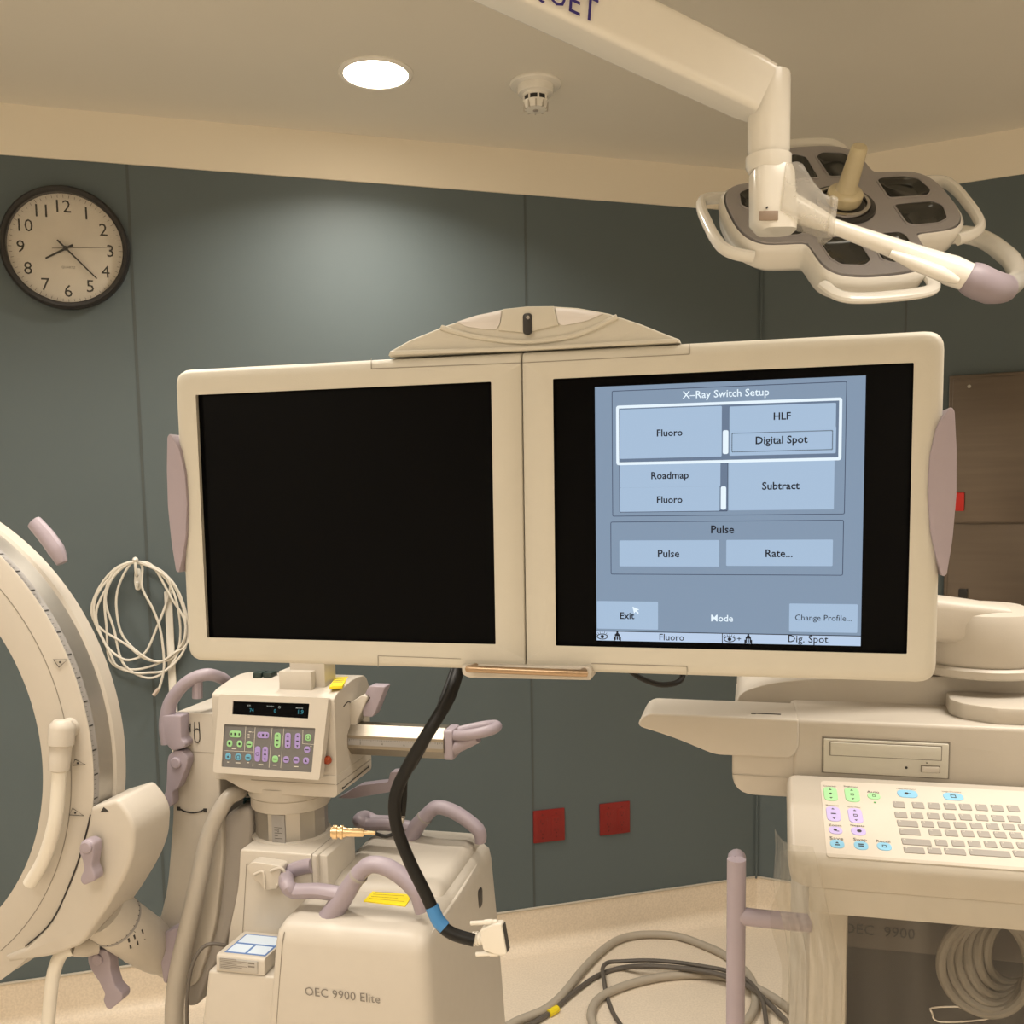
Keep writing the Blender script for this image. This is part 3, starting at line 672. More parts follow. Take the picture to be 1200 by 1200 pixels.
# the lit menu
s = 3.4286; YS = -.0006
def sx_(x, y): return MON.xz(680+x/s, 430+y/s, 0.0)
def srect(tl, br, y, m, nm='menu_button', r=.0012, par=None):
    a = sx_(*tl); b = sx_(*br); bm = BM(); prism(bm, rrect(a[0], b[0], b[1], a[1], r, 3), y, y+.0003); return obj(nm, bm, m, par or disp)
def sframe(tl, br, y, w, m, r=.002, nm='menu_frame'):
    a = sx_(*tl); b = sx_(*br); bm = BM(); holed(bm, rrect(a[0], b[0], b[1], a[1], r, 3), [rrect(a[0]+w, b[0]-w, b[1]+w, a[1]-w, max(.0002, r-w), 3)], y, y+.0003); return obj(nm, bm, m, disp)
def stext(body, c, w, m=None, bold=.016, y=-.0034):
    a = sx_(*c); bm = BM(); text_into(bm, body, a[0], a[1], y, width=w, bold=bold); return obj('menu_text', bm, m or UITXT, disp)
a = MON.xz(697, 453, 0); b = MON.xz(1009, 757, 0)
bm = BM(); box(bm, .0812, .3640, YS-.0003, YS, -.1435, .1395); disp = obj('menu_display', bm, UIBG, t)
sframe((127,97),(1062,592), -.0014, .0007, UIDARK); sframe((122,622),(1055,838), -.0014, .0007, UIDARK)
stext('X\u2013Ray Switch Setup', (583,112), .0905, UIWHITE, .010)
srect((155,165),(1042,365), -.0012, UITRK)
sframe((145,157),(1048,375), -.0028, .0031, UIWHITE, .003)
srect((160,172),(568,360), -.0018, UIBTN); stext('Fluoro', (360,265), .0276)
srect((573,255),(595,350), -.0024, UIWHITE, 'scroll_thumb', .002)
srect((600,160),(1026,243), -.0018, UIBTN); stext('HLF', (811,198), .0175)
srect((600,252),(1026,347), -.0018, UIBTN); stext('Digital Spot', (808,298), .0530)
bm = BM(); a = sx_(610, 268); b = sx_(1012, 332); nd = 60
for k in range(nd):
    x = lerp(a[0], b[0], (k+.5)/nd); h = (b[0]-a[0])/nd*.3
    for z in (a[1], b[1]): box(bm, x-h, x+h, -.0026, -.0024, z-.0005, z+.0005)
for k in range(11):
    z = lerp(a[1], b[1], (k+.5)/11); h = abs(a[1]-b[1])/11*.3
    for x in (a[0], b[0]): box(bm, x-.0005, x+.0005, -.0026, -.0024, z-h, z+h)
obj('focus_outline', bm, UITXT, disp)
srect((157,383),(592,580), -.0012, UIDARK); srect((160,386),(590,577), -.0015, UITRK)
srect((160,392),(563,479), -.0018, UIBTN); srect((160,486),(560,578), -.0018, UIBTN)
srect((565,480),(586,573), -.0024, UIWHITE, 'scroll_thumb', .002)
stext('Roadmap', (361,440), .0405); stext('Fluoro', (360,533), .0276)
srect((597,380),(1018,572), -.0018, UIBTN); stext('Subtract', (805,477), .0385)
stext('Pulse', (572,652), .0245); srect((158,697),(558,802), -.0018, UIBTN); stext('Pulse', (356,749), .0235)
srect((587,695),(1013,800), -.0018, UIBTN); stext('Rate...', (798,748), .0280)
srect((68,940),(313,1055), -.0018, UIBTN); stext('Exit', (190,998), .0160); stext('Mode', (570,1008), .0235, UIWHITE, .010)
srect((840,950),(1112,1068), -.0018, UIBTN); stext('Change Profile...', (975,1010), .0575, bold=0)
a = sx_(210, 960); bm = BM(); k = .0085/1.2
P = [(.05,-.05),(.25,-.95),(.45,-.68),(.75,-1.0),(.88,-.86),(.6,-.55),(.95,-.42)]
prism(bm, [(a[0]+u*k*1.2, a[1]+v*k*1.2) for u, v in P], -.0044, -.0040); obj('pointer', bm, UIWHITE, disp)
a = sx_(57, 1060); b = sx_(1125, 1119)
bm = BM(); box(bm, .0814, .3638, -.0020, -.0016, -.1433, a[1]); obj('status_bar', bm, UIBAR, disp)
bm = BM(); box(bm, .0814, .3638, -.0024, -.0019, a[1]-.0003, a[1]+.0005); c = sx_(571, 1090); box(bm, c[0]-.0004, c[0]+.0004, -.0024, -.0019, -.1433, a[1]); obj('status_line', bm, UITXT, disp)
zc = (a[1]-.1433)/2
for body, x, wd in (('Fluoro', 368, .0270), ('Dig. Spot', 915, .0410), ('+', 638, .0042)):
    bm = BM(); text_into(bm, body, sx_(x,1090)[0], zc, -.0026, width=wd, bold=.004); obj('status_text', bm, UITXT, disp)
for xe, xf in ((90, 150), (600, 675)):
    bm = BM(); cx_ = sx_(xe, 1090)[0]; N_ = 16
    def lens(w, h): return [(cx_+w*math.cos(2*PI*i/N_), zc-.0008+h*math.sin(2*PI*i/N_)) for i in range(N_)]
    holed(bm, lens(.0062,.0034), [lens(.0052,.0025)], -.0026, -.0024); prism(bm, lens(.0020,.0020), -.0026, -.0024)
    for k in range(7):
        an = PI*(.15+.7*k/6); p = Vector((cx_+.0058*math.cos(an), 0, zc+.0032*math.sin(an)-.0006)); q_ = Vector((cx_+.0078*math.cos(an), 0, zc+.0058*math.sin(an)-.0006))
        d = (q_-p).normalized(); nn = Vector((-d.z,0,d.x))*.00022
        vs = [bm.verts.new((v.x, -.0026, v.z)) for v in (p-nn, q_-nn, q_+nn, p+nn)]; bm.faces.new(vs)
    obj('eye_symbol', bm, UITXT, disp)
    bm = BM(); fx = sx_(xf, 1090)[0]
    for u, v, w_, h_ in ((0,.0045,.0010,.0012),(0,.0018,.0016,.0018),(-.0022,-.001,.0006,.0034),(.0022,-.001,.0006,.0034),(-.0034,-.0032,.0007,.0022),(.0034,-.0032,.0007,.0022),(0,-.0022,.0008,.0020)):
        prism(bm, rrect(fx+u-w_, fx+u+w_, zc+v-h_, zc+v+h_, .0005, 2), -.0026, -.0024)
    obj('figure_symbol', bm, UITXT, disp)

# ------------------------------------------------------------------ cables hanging from the monitors
YC = 1.125
t = thing('video_cable', at(540, 786, YC), 'thick black video cable hanging from the monitor with blue tape and white plug', 'cable')
inv = t.matrix_world.inverted()
def wp(l): return [inv @ at(x, y, Y) for x, y, Y in l]
bm = BM(); tube(bm, wp([(541,768,1.20),(536,790,1.185),(526,818,1.15),(507,850,YC),(480,895,YC),(464,930,YC),(464,965,YC),(478,1005,YC),(500,1050,1.12),(514,1080,1.115),(530,1094,1.11),(556,1102,1.105)]), .0078, 14, 8); obj('cord', bm, RUBBER, t)
bm = BM(); tube(bm, wp([(506,1062,1.118),(513,1078,1.115),(521,1087,1.1125)]), .0084, 14, 5); obj('tape_band', bm, BLUET, t)
PL = Frame(at(575, 1099, 1.105), -13.9, 0, -9); P2 = inv @ PL.M
def pw(bm): bmesh.ops.transform(bm, matrix=P2, verts=bm.verts[:]); return bm
bm = BM(); prism(bm, rpoly([(-.010,-.012),(.008,-.019),(.019,-.019),(.019,.019),(.008,.019),(-.010,.013)], .003, 3), -.0075, .0075, .002); pg = obj('plug_body', pw(bm), CABLE_W, t)
bm = BM()
for s_ in (-1, 1):
    tube(bm, [(-.022,0,s_*.0195),(.012,0,s_*.0195)], .0028, 10, 0); tube(bm, [(-.004,0,s_*.0195),(.006,0,s_*.0195)], .0036, 10, 0)
obj('thumb_screw', pw(bm), CABLE_W, pg)
bm = BM()
for k in range(4): tube(bm, [(-.022+.004*k,0,0),(-.0195+.004*k,0,0)], .0085-.0002*k, 12, 0)
tube(bm, [(-.024,0,0),(-.008,0,0)], .0072, 12, 0); obj('strain_relief', pw(bm), CABLE_W, pg)
bm = BM(); prism(bm, rrect(.0188,.0203,-.0165,.0165,.001), -.005, .005); obj('pin_face', pw(bm), DARKG, pg)
# second cable with a gilded round plug
t = thing('lead_with_round_plug', at(474, 900, 1.15), 'thin black lead ending in a gold round plug, hanging behind the thick video cable', 'cable')
inv = t.matrix_world.inverted()
bm = BM(); tube(bm, wp([(537,772,1.215),(512,840,1.16),(487,890,1.145),(474,910,1.145),(472,935,1.145),(470,957,1.145)]), .0055, 12, 8); tube(bm, wp([(468,966,1.145),(462,976,1.145),(452,980,1.145),(440,977,1.145)]), .0024, 10, 6); obj('cord', bm, RUBBER, t)
bm = BM(); tube(bm, wp([(470,955,1.145),(469,962,1.145),(467,969,1.145)]), [.0058,.0048,.0034], 12, 4); obj('metal_sleeve', bm, CHROME, t)
P = wp([(440,976,1.145),(388,975,1.145)]); d = (P[1]-P[0]); L = d.length; d.normalize()
bm = BM(); lathe(bm, [(.0022,0),(.0024,L*.26),(.0045,L*.26),(.0052,L*.30),(.0054,L*.66),(.0062,L*.66),(.0064,L*.72),(.0085,L*.73),(.0085,L*.79),(.0068,L*.80),(.0068,L*.85),(.0085,L*.86),(.0085,L*.96),(.0062,L*.97),(.0062,L)], o=P[0], axis=d, n=24); o = obj('round_plug', bm, GOLD, t)
bm = BM(); lathe(bm, [(.0052,L),(.0052,L*1.004)], o=P[0], axis=d, n=20); obj('plug_opening', bm, BLACK, o)
for k, pts in enumerate([[(738,786,1.12),(752,795,1.115),(772,802,1.11),(790,801,1.11),(799,795,1.115),(800,786,1.12)]]):
    bm = BM(); tube(bm, [at(*p) for p in pts], .0034, 10, 8); o = obj('cable_loop', bm, RUBBER); tag(o, 'short black cable loop sagging below the lit right-hand monitor', 'cable')

# ------------------------------------------------------------------ hoses lying on the floor
def fl(pts, r):
    out = []
    for p in pts:
        zz = r + (p[2] if len(p) > 2 else 0); d = ray(p[0], p[1]); out.append(CAM + d*((zz-H)/d.z))
    return out
s = 4.0
def fz(l): return [(600+p[0]/s, 950+p[1]/s, *(p[2:])) for p in l]
bm = BM(); tube(bm, fl(fz([(-330,1130),(-120,1060),(30,985),(150,935),(240,860),(320,760),(400,675),(480,615),(560,588),(660,580),(780,590),(900,632),(1000,680),(1100,760),(1140,850),(1130,940),(1070,1010),(960,1060),(760,1090),(560,1085),(420,1060),(375,990),(375,930),(410,880),(480,840),(600,800),(740,775),(900,770),(1040,790),(1180,850),(1300,930),(1420,1040)]), .0135), .0135, 12, 6)
o = obj('floor_hose', bm, HOSEF); tag(o, 'thick beige hose looped on the floor below the red sockets', 'hose')
t = thing('floor_cable', (0.2, 2.9, 0), 'dark grey floor cable with yellow tag crossing the beige hose', 'cable'); inv = t.matrix_world.inverted()
z1 = .03
bm = BM(); tube(bm, [inv @ p for p in fl(fz([(-200,1150),(20,1040),(130,980),(200,930),(300,845),(400,775),(500,740),(620,728,z1),(760,735,z1),(900,752,z1),(1010,780,z1),(1120,830,z1),(1200,900,.02),(1300,1000)]), .008)], .0082, 10, 6); obj('cord', bm, CORDG, t)
bm = BM(); tube(bm, [inv @ p for p in fl(fz([(172,952),(190,942),(212,928)]), .010)], .0115, 10, 3); obj('tag', bm, YEL, t)
bm = BM(); tube(bm, fl(fz([(620,1120),(540,1040),(480,960),(445,870),(430,790,.02),(425,740,.02),(450,712,.02),(520,706,.02),(640,702,.03),(780,712,.04),(900,730,.04),(1010,752,.04),(1110,800,.04),(1170,880,.03),(1190,980,.01),(1200,1100)]), .0065), .0068, 10, 6)
o = obj('floor_cable', bm, CORDG); tag(o, 'thin dark cable bent into a sharp loop on the floor beside the beige hose', 'cable')

# ------------------------------------------------------------------ operating light
LT = Frame((.72, 2.121, 2.168), 1.1, -42.4, -6.9)
t = sl = thing('operating_light', LT, 'four-petal silver operating light with cream rails on a white ceiling arm', 'operating light')
def petal_outline(k=1.0, v=1.0, n=4):
    half_ = [(.122*v,.122*v),(.140,.1175),(.165,.116),(.205,.110),(.232,.088),(.245,.050),(.248,0)]
    pts = []
    for q in range(4):
        a = q*PI/2
        for x, y in half_[::-1][1:][::-1][:0] or []: pass
        seq = [(x,-y) for x, y in half_[:-1]] + [half_[-1]] + [(x,y) for x, y in half_[:-1]][::-1]
        for x, y in seq[:-1]:
            x *= k; y *= k; pts.append((x*math.cos(a)-y*math.sin(a), x*math.sin(a)+y*math.cos(a)))
    cl = crom([(p[0],p[1],0) for p in pts], n, closed=True); return [(p.x,p.y) for p in cl]
wins = []
for q in range(4):
    a = q*PI/2
    for sgn in (-1, 1):
        P = [(.110,sgn*.012),(.200,sgn*.010),(.216,sgn*.030),(.206,sgn*.078),(.180,sgn*.092),(.124,sgn*.094),(.110,sgn*.085)]
        if sgn < 0: P = P[::-1]
        P = rpoly(P, .008, 3)
        wins.append([(x*math.cos(a)-y*math.sin(a), x*math.sin(a)+y*math.cos(a)) for x, y in P])
bm = BM(); holed(bm, petal_outline(.985), wins, -.014, .002, bev=0); obj('face_plate', bm, SILVER, t)
bm = BM(); base = petal_outline(1.0)
loft(bm, [[(x*.985,.0035,z*.985) for x,z in base], [(x*1.0,-.010,z*1.0) for x,z in base], [(x*1.03,-.004,z*1.03) for x,z in base], [(x*1.035,.010,z*1.035) for x,z in base], [(x*1.0,.045,z*1.0) for x,z in base], [(x*.9,.062,z*.9) for x,z in base], [(x*.6,.075,z*.6) for x,z in base], [(x*.2,.08,z*.2) for x,z in base]])
obj('rear_shell', bm, WHITE, t, angle=50)
for wn in wins:
    cx = sum(p[0] for p in wn)/len(wn); cz = sum(p[1] for p in wn)/len(wn)
    def sc_(k, y): return [(cx+(x-cx)*k, y, cz+(z-cz)*k) for x, z in wn]
    bm = BM(); loft(bm, [sc_(1.0,-.0145), sc_(.93,-.0150), sc_(.88,-.011), sc_(.62,-.0035)], caps=False); R_ = bm.verts[:][-len(wn):]; bm.faces.new(R_)
    lw = obj('lamp_window', bm, LENSD, t)
    bm = BM(); k = .0045; loft(bm, [[(cx+(x-cx)*kk, y, cz+(z-cz)*kk) for x, z in wn] for kk, y in ((1.03,-.0140),(1.02,-.0160),(.96,-.0160),(.955,-.0135))], caps=False); obj('window_rim', bm, SILVER, lw)
bm = BM(); lathe(bm, [(.072,-.013),(.070,-.019),(.060,-.021),(.056,-.017),(.048,-.016),(.046,-.023),(.0,-.024)], axis=(0,1,0), n=48); hb = obj('hub_ring', bm, BLACK, t)
bm = BM(); lathe(bm, [(.058,-.020),(.057,-.026),(.050,-.027),(.048,-.020)], axis=(0,1,0), n=48); obj('chrome_ring', bm, CHROME, hb)
bm = BM(); lathe(bm, [(.036,-.024),(.0375,-.030),(.0375,-.044),(.033,-.049),(.024,-.052),(.0205,-.062),(.0175,-.130),(.0165,-.142),(.014,-.1455),(.0,-.146)], axis=(0,1,0), n=32); obj('sterile_handle', bm, IVORY, t, 'ivory sterile handle')
def rot4(p, a): return (p[0]*math.cos(a)-p[2]*math.sin(a), p[1], p[0]*math.sin(a)+p[2]*math.cos(a))
for q in range(4):
    a = q*PI/2
    pts = [(.225,.016,-.112),(.262,.010,-.104),(.284,.006,-.085),(.292,.005,-.045),(.293,.005,0),(.292,.005,.045),(.284,.006,.085),(.262,.010,.104),(.225,.016,.112)]
    bm = BM(); tube(bm, [rot4(p, a) for p in pts], .0105, 12, 5, flat=1.3); obj('hand_rail', bm, WHITE, t)
# arm: world points brought into the light's frame
inv = LT.M.inverted(); YA = 1.74
def wl(l): return [inv @ at(x, y, Y) for x, y, Y in l]
def toL(bm): bmesh.ops.transform(bm, matrix=inv, verts=bm.verts[:]); return bm
J = at(901, 140, YA)
def jz(y): return at(901, y, YA).z-J.z
bm = BM(); lathe(bm, [(.030,jz(86)),(.0355,jz(88)),(.0365,jz(92)),(.0365,jz(178)),(.034,jz(181)),(.034,jz(190)),(.0365,jz(192))], o=J, n=40); ac = obj('upper_joint', toL(bm), WHITE, t)
bm = BM(); box(bm, J.x+.013, J.x+.0135, J.y-.0365, J.y-.02, J.z+jz(180), J.z+jz(92)); 
bm.free()
bm = BM(); lathe(bm, [(.0365,jz(188)),(.0395,jz(184)),(.0395,jz(195)),(.035,jz(201))], o=J, n=40); obj('joint_collar', toL(bm), WHITE, ac)
A = at(560, -46, YA); Bp = at(893, 112, YA); d = (Bp-A); L = d.length; ax = d.normalized(); nz = Vector((0,1,0)); up_ = nz.cross(ax)*-1
if up_.z < 0: up_ = -up_
side = Vector((0,1,0))
bm = BM(); rings = []
for f, hh, ww in ((-1.0,.052,.052),(-.98,.054,.054),(0,.050,.050),(.5,.047,.046),(.94,.044,.040),(1,.042,.036)):
    c = A+d*f
    rings.append([c+side*(ww*(u-.15)) + up_*(hh*v) for u, v in rrect(-1, 1, -1, 1, .32, 5)])
loft(bm, rings); am = obj('spring_arm', toL(bm), WHITE, t, angle=40)
bm = BM()   # maker's lettering along the arm
f0 = at(687, 9, YA-.055); u0 = ax; 
def arm_plane(o, u, v): 
    m_ = Matrix.Identity(4)
    for i in range(3): m_[i][0] = u[i]; m_[i][1] = v[i]; m_[i][3] = o[i]
    n__ = u.cross(v)
    for i in range(3): m_[i][2] = n__[i]
    return m_
yface = A.y - .052*1.15 - .0012
def onarm(x, y): return at(x, y, yface)
o0 = onarm(631, -16)
text_into(bm, 'MAQUET', 0, 0, 0, width=.205, height=.044, shear=-.38, plane=arm_plane(o0, ax, up_)); obj('lettering', toL(bm), NAVY, am)
# elbow and ceiling post (above the frame)
E0 = A - d*1.0; E0 = Vector((E0.x, E0.y, E0.z))
bm = BM(); lathe(bm, [(.06,-.09),(.065,-.08),(.065,.06),(.06,.07)], o=E0, n=32); obj('elbow', toL(bm), WHITE, t)
bm = BM(); tube(bm, [E0, (E0.x, E0.y, CEILZ)], .05, 24, 0); lathe(bm, [(.13,CEILZ-.03-E0.z),(.13,CEILZ-E0.z)], o=E0, n=32); obj('ceiling_post', toL(bm), WHITE, t)
# lower knuckle, clear cover, yoke
K = at(906, 235, YA)
bm = BM(); rings = []
for y, w0, w1, dd in ((198,-.033,.033,.033),(205,-.036,.037,.036),(240,-.036,.040,.036),(262,-.036,.042,.036),(272,-.022,.040,.034)):
    z = at(906, y, YA).z; x0_ = at(904, y, YA).x
    rings.append([(x0_+ (w0+w1)/2+(w1-w0)/2*u, YA+dd*v, z) for u, v in rrect(-1, 1, -1, 1, .7, 6)])
loft(bm, rings); kn = obj('lower_knuckle', toL(bm), WHITE, t, angle=50)
bm = BM(); a = at(890, 247, YA-.038); b = at(912, 258, YA-.038); box(bm, a.x, b.x, YA-.0385, YA-.035, b.z, a.z, .001); obj('rating_label', toL(bm), mat('brown_label', (.30,.22,.16), .5), kn)
bm = BM(); q_ = at(899, 243, YA-.038); lathe(bm, [(.0016,-.039),(.0016,-.035)], o=(q_.x,YA,q_.z), axis=(0,1,0), n=10); obj('screw', toL(bm), INK, kn)
bm = BM(); tube(bm, [at(905,232,YA), at(926,242,YA-.0), at(950,253,YA), at(972,263,YA)], [.024,.024,.020,.014], 20, 4); obj('spindle', toL(bm), WHITE, kn)
bm = BM(); rings = []
for x, y, hh in ((912,226,.036),(924,228,.040),(930,231,.040),(945,243,.031),(958,251,.026),(965,255,.026),(967,257,.030),(973,260,.030)):
    c = at(x, y, YA-.004); up2 = Vector((.12,0,1))
    if up2.z < 0: up2 = -up2
    rings.append([c+Vector((0,1,0))*(hh*1.0*u)+up2*(hh*1.15*v) for u, v in rrect(-1, 1, -1, 1, .3, 4)])
loft(bm, rings); obj('clear_cover', toL(bm), CLEAR, t)
YB = YA
bm = BM(); tube(bm, [at(968,262,YA), at(990,270,YA), at(1040,288,YA), at(1085,305,YA), at(1115,317,YA), at(1137,326,YA)], [.0125,.0135,.0165,.021,.026,.024], 20, 5); yk = obj('yoke_tube', toL(bm), WHITE, t)
bm = BM(); tube(bm, [at(1043,297,YA-.012), at(1070,308,YA-.018), at(1100,320,YA-.02), at(1122,329,YA-.016)], [.006,.012,.013,.006], 12, 5); obj('yoke_flat', toL(bm), WHITE, yk)
bm = BM(); tube(bm, [at(1133,324,YA), at(1142,328,YA), at(1160,336,YA+.02), at(1176,338,YA+.08)], [.026,.030,.030,.026], 20, 5); obj('yoke_joint', toL(bm), LILAC, t)
hb_ = LT.M @ Vector((.0,.10,.0)); 
bm = BM(); tube(bm, [at(1176,338,YA+.07), at(1192,326,YA+.25), at(1180,300,2.12), at(1130,275,2.26), LT.M @ Vector((.12,.10,0)), LT.M @ Vector((0,.078,0))], [.022,.02,.02,.02,.022,.03], 16, 6); obj('yoke_bow', toL(bm), WHITE, t)

# ------------------------------------------------------------------ C-arm machine on the left
CA = Frame((-.522, 1.999, 0), -13)
t = ca = thing('c_arm_machine', CA, 'cream mobile C-arm x-ray machine with control console, lilac levers and cabinet', 'x-ray machine')
def cx(l, y): return [CA.xz(a, b, y) for a, b in l]
def cp(l): return [CA.at(*p) for p in l]
def crop(l, ox, oy, s): return [(ox+x/s, oy+y/s) for x, y in l]
def plate(name, pts, y0, y1, m, bev=.005, r=.004, seg=3, par=None, label=None):
    bm = BM(); prism(bm, rpoly(cx(pts, y0), r, 3), y0, y1, bev, seg); return obj(name, bm, m, par or t, label)
# --- cabinet with flared foot
bm = BM()
def ring(x0, x1, y0, y1, z, r): return [(x, y, z) for x, y in rrect(x0, x1, y0, y1, r, 6)]
def ring2(x0, x1, y0, y1, z): return [(x, y, z) for x, y in rpoly([(x0,y0),(x1,y0),(x1,y1),(x0,y1)], [.012,.035,.035,.02], 6)]
loft(bm, [ring2(.0,.425,-.165,.40,.09), ring2(.055,.405,-.166,.385,.50), ring2(.078,.393,-.1655,.375,.690), ring2(.081,.390,-.160,.370,.712), ring2(.090,.380,-.145,.355,.728), ring2(.11,.36,-.12,.33,.734)])
cab = obj('cabinet', bm, CREAM, t, angle=60)
bm = BM(); loft(bm, [ring(.105,.372,.0,.355,.728,.03), ring(.110,.368,.012,.350,.748,.03), ring(.13,.35,.04,.325,.756,.03)]); obj('cabinet_lid', bm, CREAM, cab, angle=60)
bm = BM(); tube(bm, [(.386,-.11,.712),(.3895,.0,.7135),(.389,.12,.7135),(.383,.28,.714)], .0042, 8, 4); obj('edge_bead', bm, CREAM, cab)
bm = BM(); tube(bm, [(.098,-.1605,.7125),(.095,-.1655,.69),(.084,-.1657,.60),(.072,-.166,.50),(.04,-.1657,.29)], .0008, 6, 4); obj('panel_joint', bm, CREAM_D, cab)
a = CA.at(560.5, 1052, .392, 0); bm = BM(); prism(bm, rrect(a.y-.016, a.y+.016, a.z-.022, a.z+.022, .012, 5), .385, .3985, .002, ax=0); obj('side_recess', bm, DARKG, cab)
bm = BM(); a = CA.at(401, 1166, -.1672); text_into(bm, 'OEC 9900 Elite', a.x, a.z, -.1675, width=.158, bold=-.004); obj('lettering', bm, INKG, cab)
bm = BM(); P = [CA.at(x, y, .7355, 2) for x, y in ((426,1056),(444,1037),(492,1035),(475,1062))]; prism(bm, [(p.x, p.y) for p in P], .733, .7362, ax=2); yl = obj('warning_label', bm, YEL, cab)
bm = BM()
for k in range(7):
    f = .12+.12*k; p = P[1].lerp(P[0], f); q = P[2].lerp(P[3], f); p, q = p.lerp(q,.08), p.lerp(q,.92-.1*(k % 3)); tube(bm, [(p.x,p.y,.7363),(q.x,q.y,.7363)], .0007, 4, 0)
obj('label_print', bm, mat('olive_print', (.35,.27,.01), .6), yl)
for i, (x, y) in enumerate(((.05,-.10),(.38,-.10),(.05,.34),(.38,.34))):
    bm = BM(); lathe(bm, [(.045,-.016),(.05,-.012),(.05,.012),(.045,.016)], o=(x,y,.05), axis=(1,0,0), n=24); box(bm, x-.02, x+.02, y-.02, y+.02, .05, .10); obj('caster', bm, GREYP, t)
# --- handles: a pistol grip with a side loop, twice
def handle(pts, loop, y, s1):
    bm = BM(); P = cp([(a, b, y) for a, b in pts]); tube(bm, P, [.030,.025,.0215,.021,.021,.020,.016], 14, 6, flat=.8, up=(0,1,0)); h = obj('grip_handle', bm, LILAC, t, 'lilac pistol-shaped handle')
    bm = BM(); Q = cp([(a, b, y) for a, b in loop[:4]]) + [CA.at(a, b, y+.07) for a, b in loop[4:]]; tube(bm, Q, .0155, 12, 6, flat=1.1); obj('side_loop', bm, LILAC, h)
    bm = BM(); a, b = P[1], P[2]; d = (b-a).normalized(); tube(bm, [a.lerp(b,.78), a.lerp(b,.86)], [.0238,.0232], 14, 0, flat=.82, up=(0,1,0)); obj('grip_joint', bm, GREYP, h)
yh = CA.at(388, 1072, .728, 2).y
handle([(384,1078),(402,1052),(424,1020),(441,1013),(464,1022),(487,1044),(494,1068)], [(398,1048),(372,1044),(345,1044),(336,1036),(337,1026),(345,1019),(358,1015),(366,1014)], yh, 0)
yf = CA.at(472, 994, .728, 2).y
handle([(470,999),(486,972),(500,955),(513,946),(535,953),(560,972),(563,987)], [(482,970),(455,966),(430,966),(421,962),(428,957),(440,962),(455,963),(470,966)], min(yf,.30), 0)
# --- tower behind the cabinet, carrying the lift column
yt = -.035; zt = CA.at(320, 998, yt).z
tw = cx([(281,995),(372,1003),(372,1200),(258,1200),(267,1096),(279,1040)], yt); tw[0] = (tw[0][0], zt); tw[1] = (tw[1][0], zt)
tw[2] = (tw[2][0], .08); tw[3] = (tw[3][0]-.02, .08)
bm = BM(); yb = CA.at(428, 972, zt, 2).y; prism(bm, rpoly(tw, [.008,.006,0,0,.03,.03], 4), yt, min(yb,.36), .006, 3); tower = obj('tower', bm, CREAM, t)
xr = tw[1][0]
bm = BM(); box(bm, xr-.0135, xr-.0125, yt-.0006, yt+.12, .1, zt+.0005); obj('tower_joint', bm, CREAM_D, tower)
bm = BM()
P = cx([(289,1012),(328,1020),(318,1060),(300,1120),(283,1119)], yt); 
for a, b in zip([P[1],P[0],P[0]], [P[0],P[0],P[4]]):
    tube(bm, [(a[0],yt-.0005,a[1]),(b[0]+.0001,yt-.0005,b[1])], .0006, 5, 0)
obj('inset_line', bm, CREAM_D, tower)
s = 4.8
ho = crop([(425,325),(445,295),(470,288),(610,310),(625,322),(600,440),(545,448),(520,440),(500,405),(470,395)], 200, 950, s)
plate('cable_clip', ho, yt-.03, yt+.002, CREAM, .004, .004)
bm = BM(); P = cx(crop([(470,360),(520,345),(530,440)], 200, 950, s), yt-.031); tube(bm, [(p[0],yt-.031,p[1]) for p in P], .003, 8, 4); 
P = cx(crop([(560,340),(620,322),(640,360),(600,420)], 200, 950, s), yt-.031); tube(bm, [(p[0],yt-.031,p[1]) for p in P], .003, 8, 4); obj('clip_lip', bm, CREAM, bpy.data.objects['cable_clip'])
# side box along the tower
bx0 = CA.at(376, 1004, zt-.006, 2); 
bm = BM(); xa = xr-.012; box(bm, xa, xa+.03, bx0.y+.004, min(yb,.36), .3, zt-.004, .006); obj('side_cover', bm, CREAM, tower)
# --- ledge
bm = BM(); a = CA.at(244, 1137, -.16); b = CA.at(231, 1200, -.16)
prism(bm, rpoly([(a.x,a.z),(.10,a.z),(.10,.08),(b.x-.06,.08)], [.008,0,0,0]), -.16, .2, .006, 3); ledge = obj('front_ledge', bm, CREAM, t); zl = a.z
# --- lift column
cxx, cyy = CA.at(342, 960, .09).x, .09
r1 = .087
bm = BM(); lathe(bm, [(.086,.890),(.0875,.893),(.0875,.9155),(.0865,.916),(.0865,.918),(.092,.920),(.092,.945)], o=(cxx,cyy,0), n=48); obj('column_collar', bm, CREAM, t)
bm = BM(); lathe(bm, [(.080,zt-.01),(.080,.892)], o=(cxx,cyy,0), n=14); cl = obj('lift_column', bm, ALU, t, angle=10)
bm = BM(); a = CA.at(319, 960, cyy-.078).x; b = CA.at(334, 960, cyy-.078).x; box(bm, a, b, cyy-.0815, cyy-.076, zt, .888); tp = obj('height_scale', bm, TAPE, cl)
bm = BM()
for k in range(6):
    z = zt+.006+.006*k; box(bm, lerp(a,b,.2), lerp(a,b,.8 if k % 2 else .45), cyy-.0819, cyy-.081, z, z+.0008)
text_into(bm, '2', lerp(a,b,.5), zt+.030, cyy-.0819, height=.006); obj('scale_marks', bm, INK, tp)
bm = BM(); lathe(bm, [(.088,zt-.004),(.088,zt+.001),(.082,zt+.003)], o=(cxx,cyy,0), n=48); obj('column_foot', bm, CREAM, t)
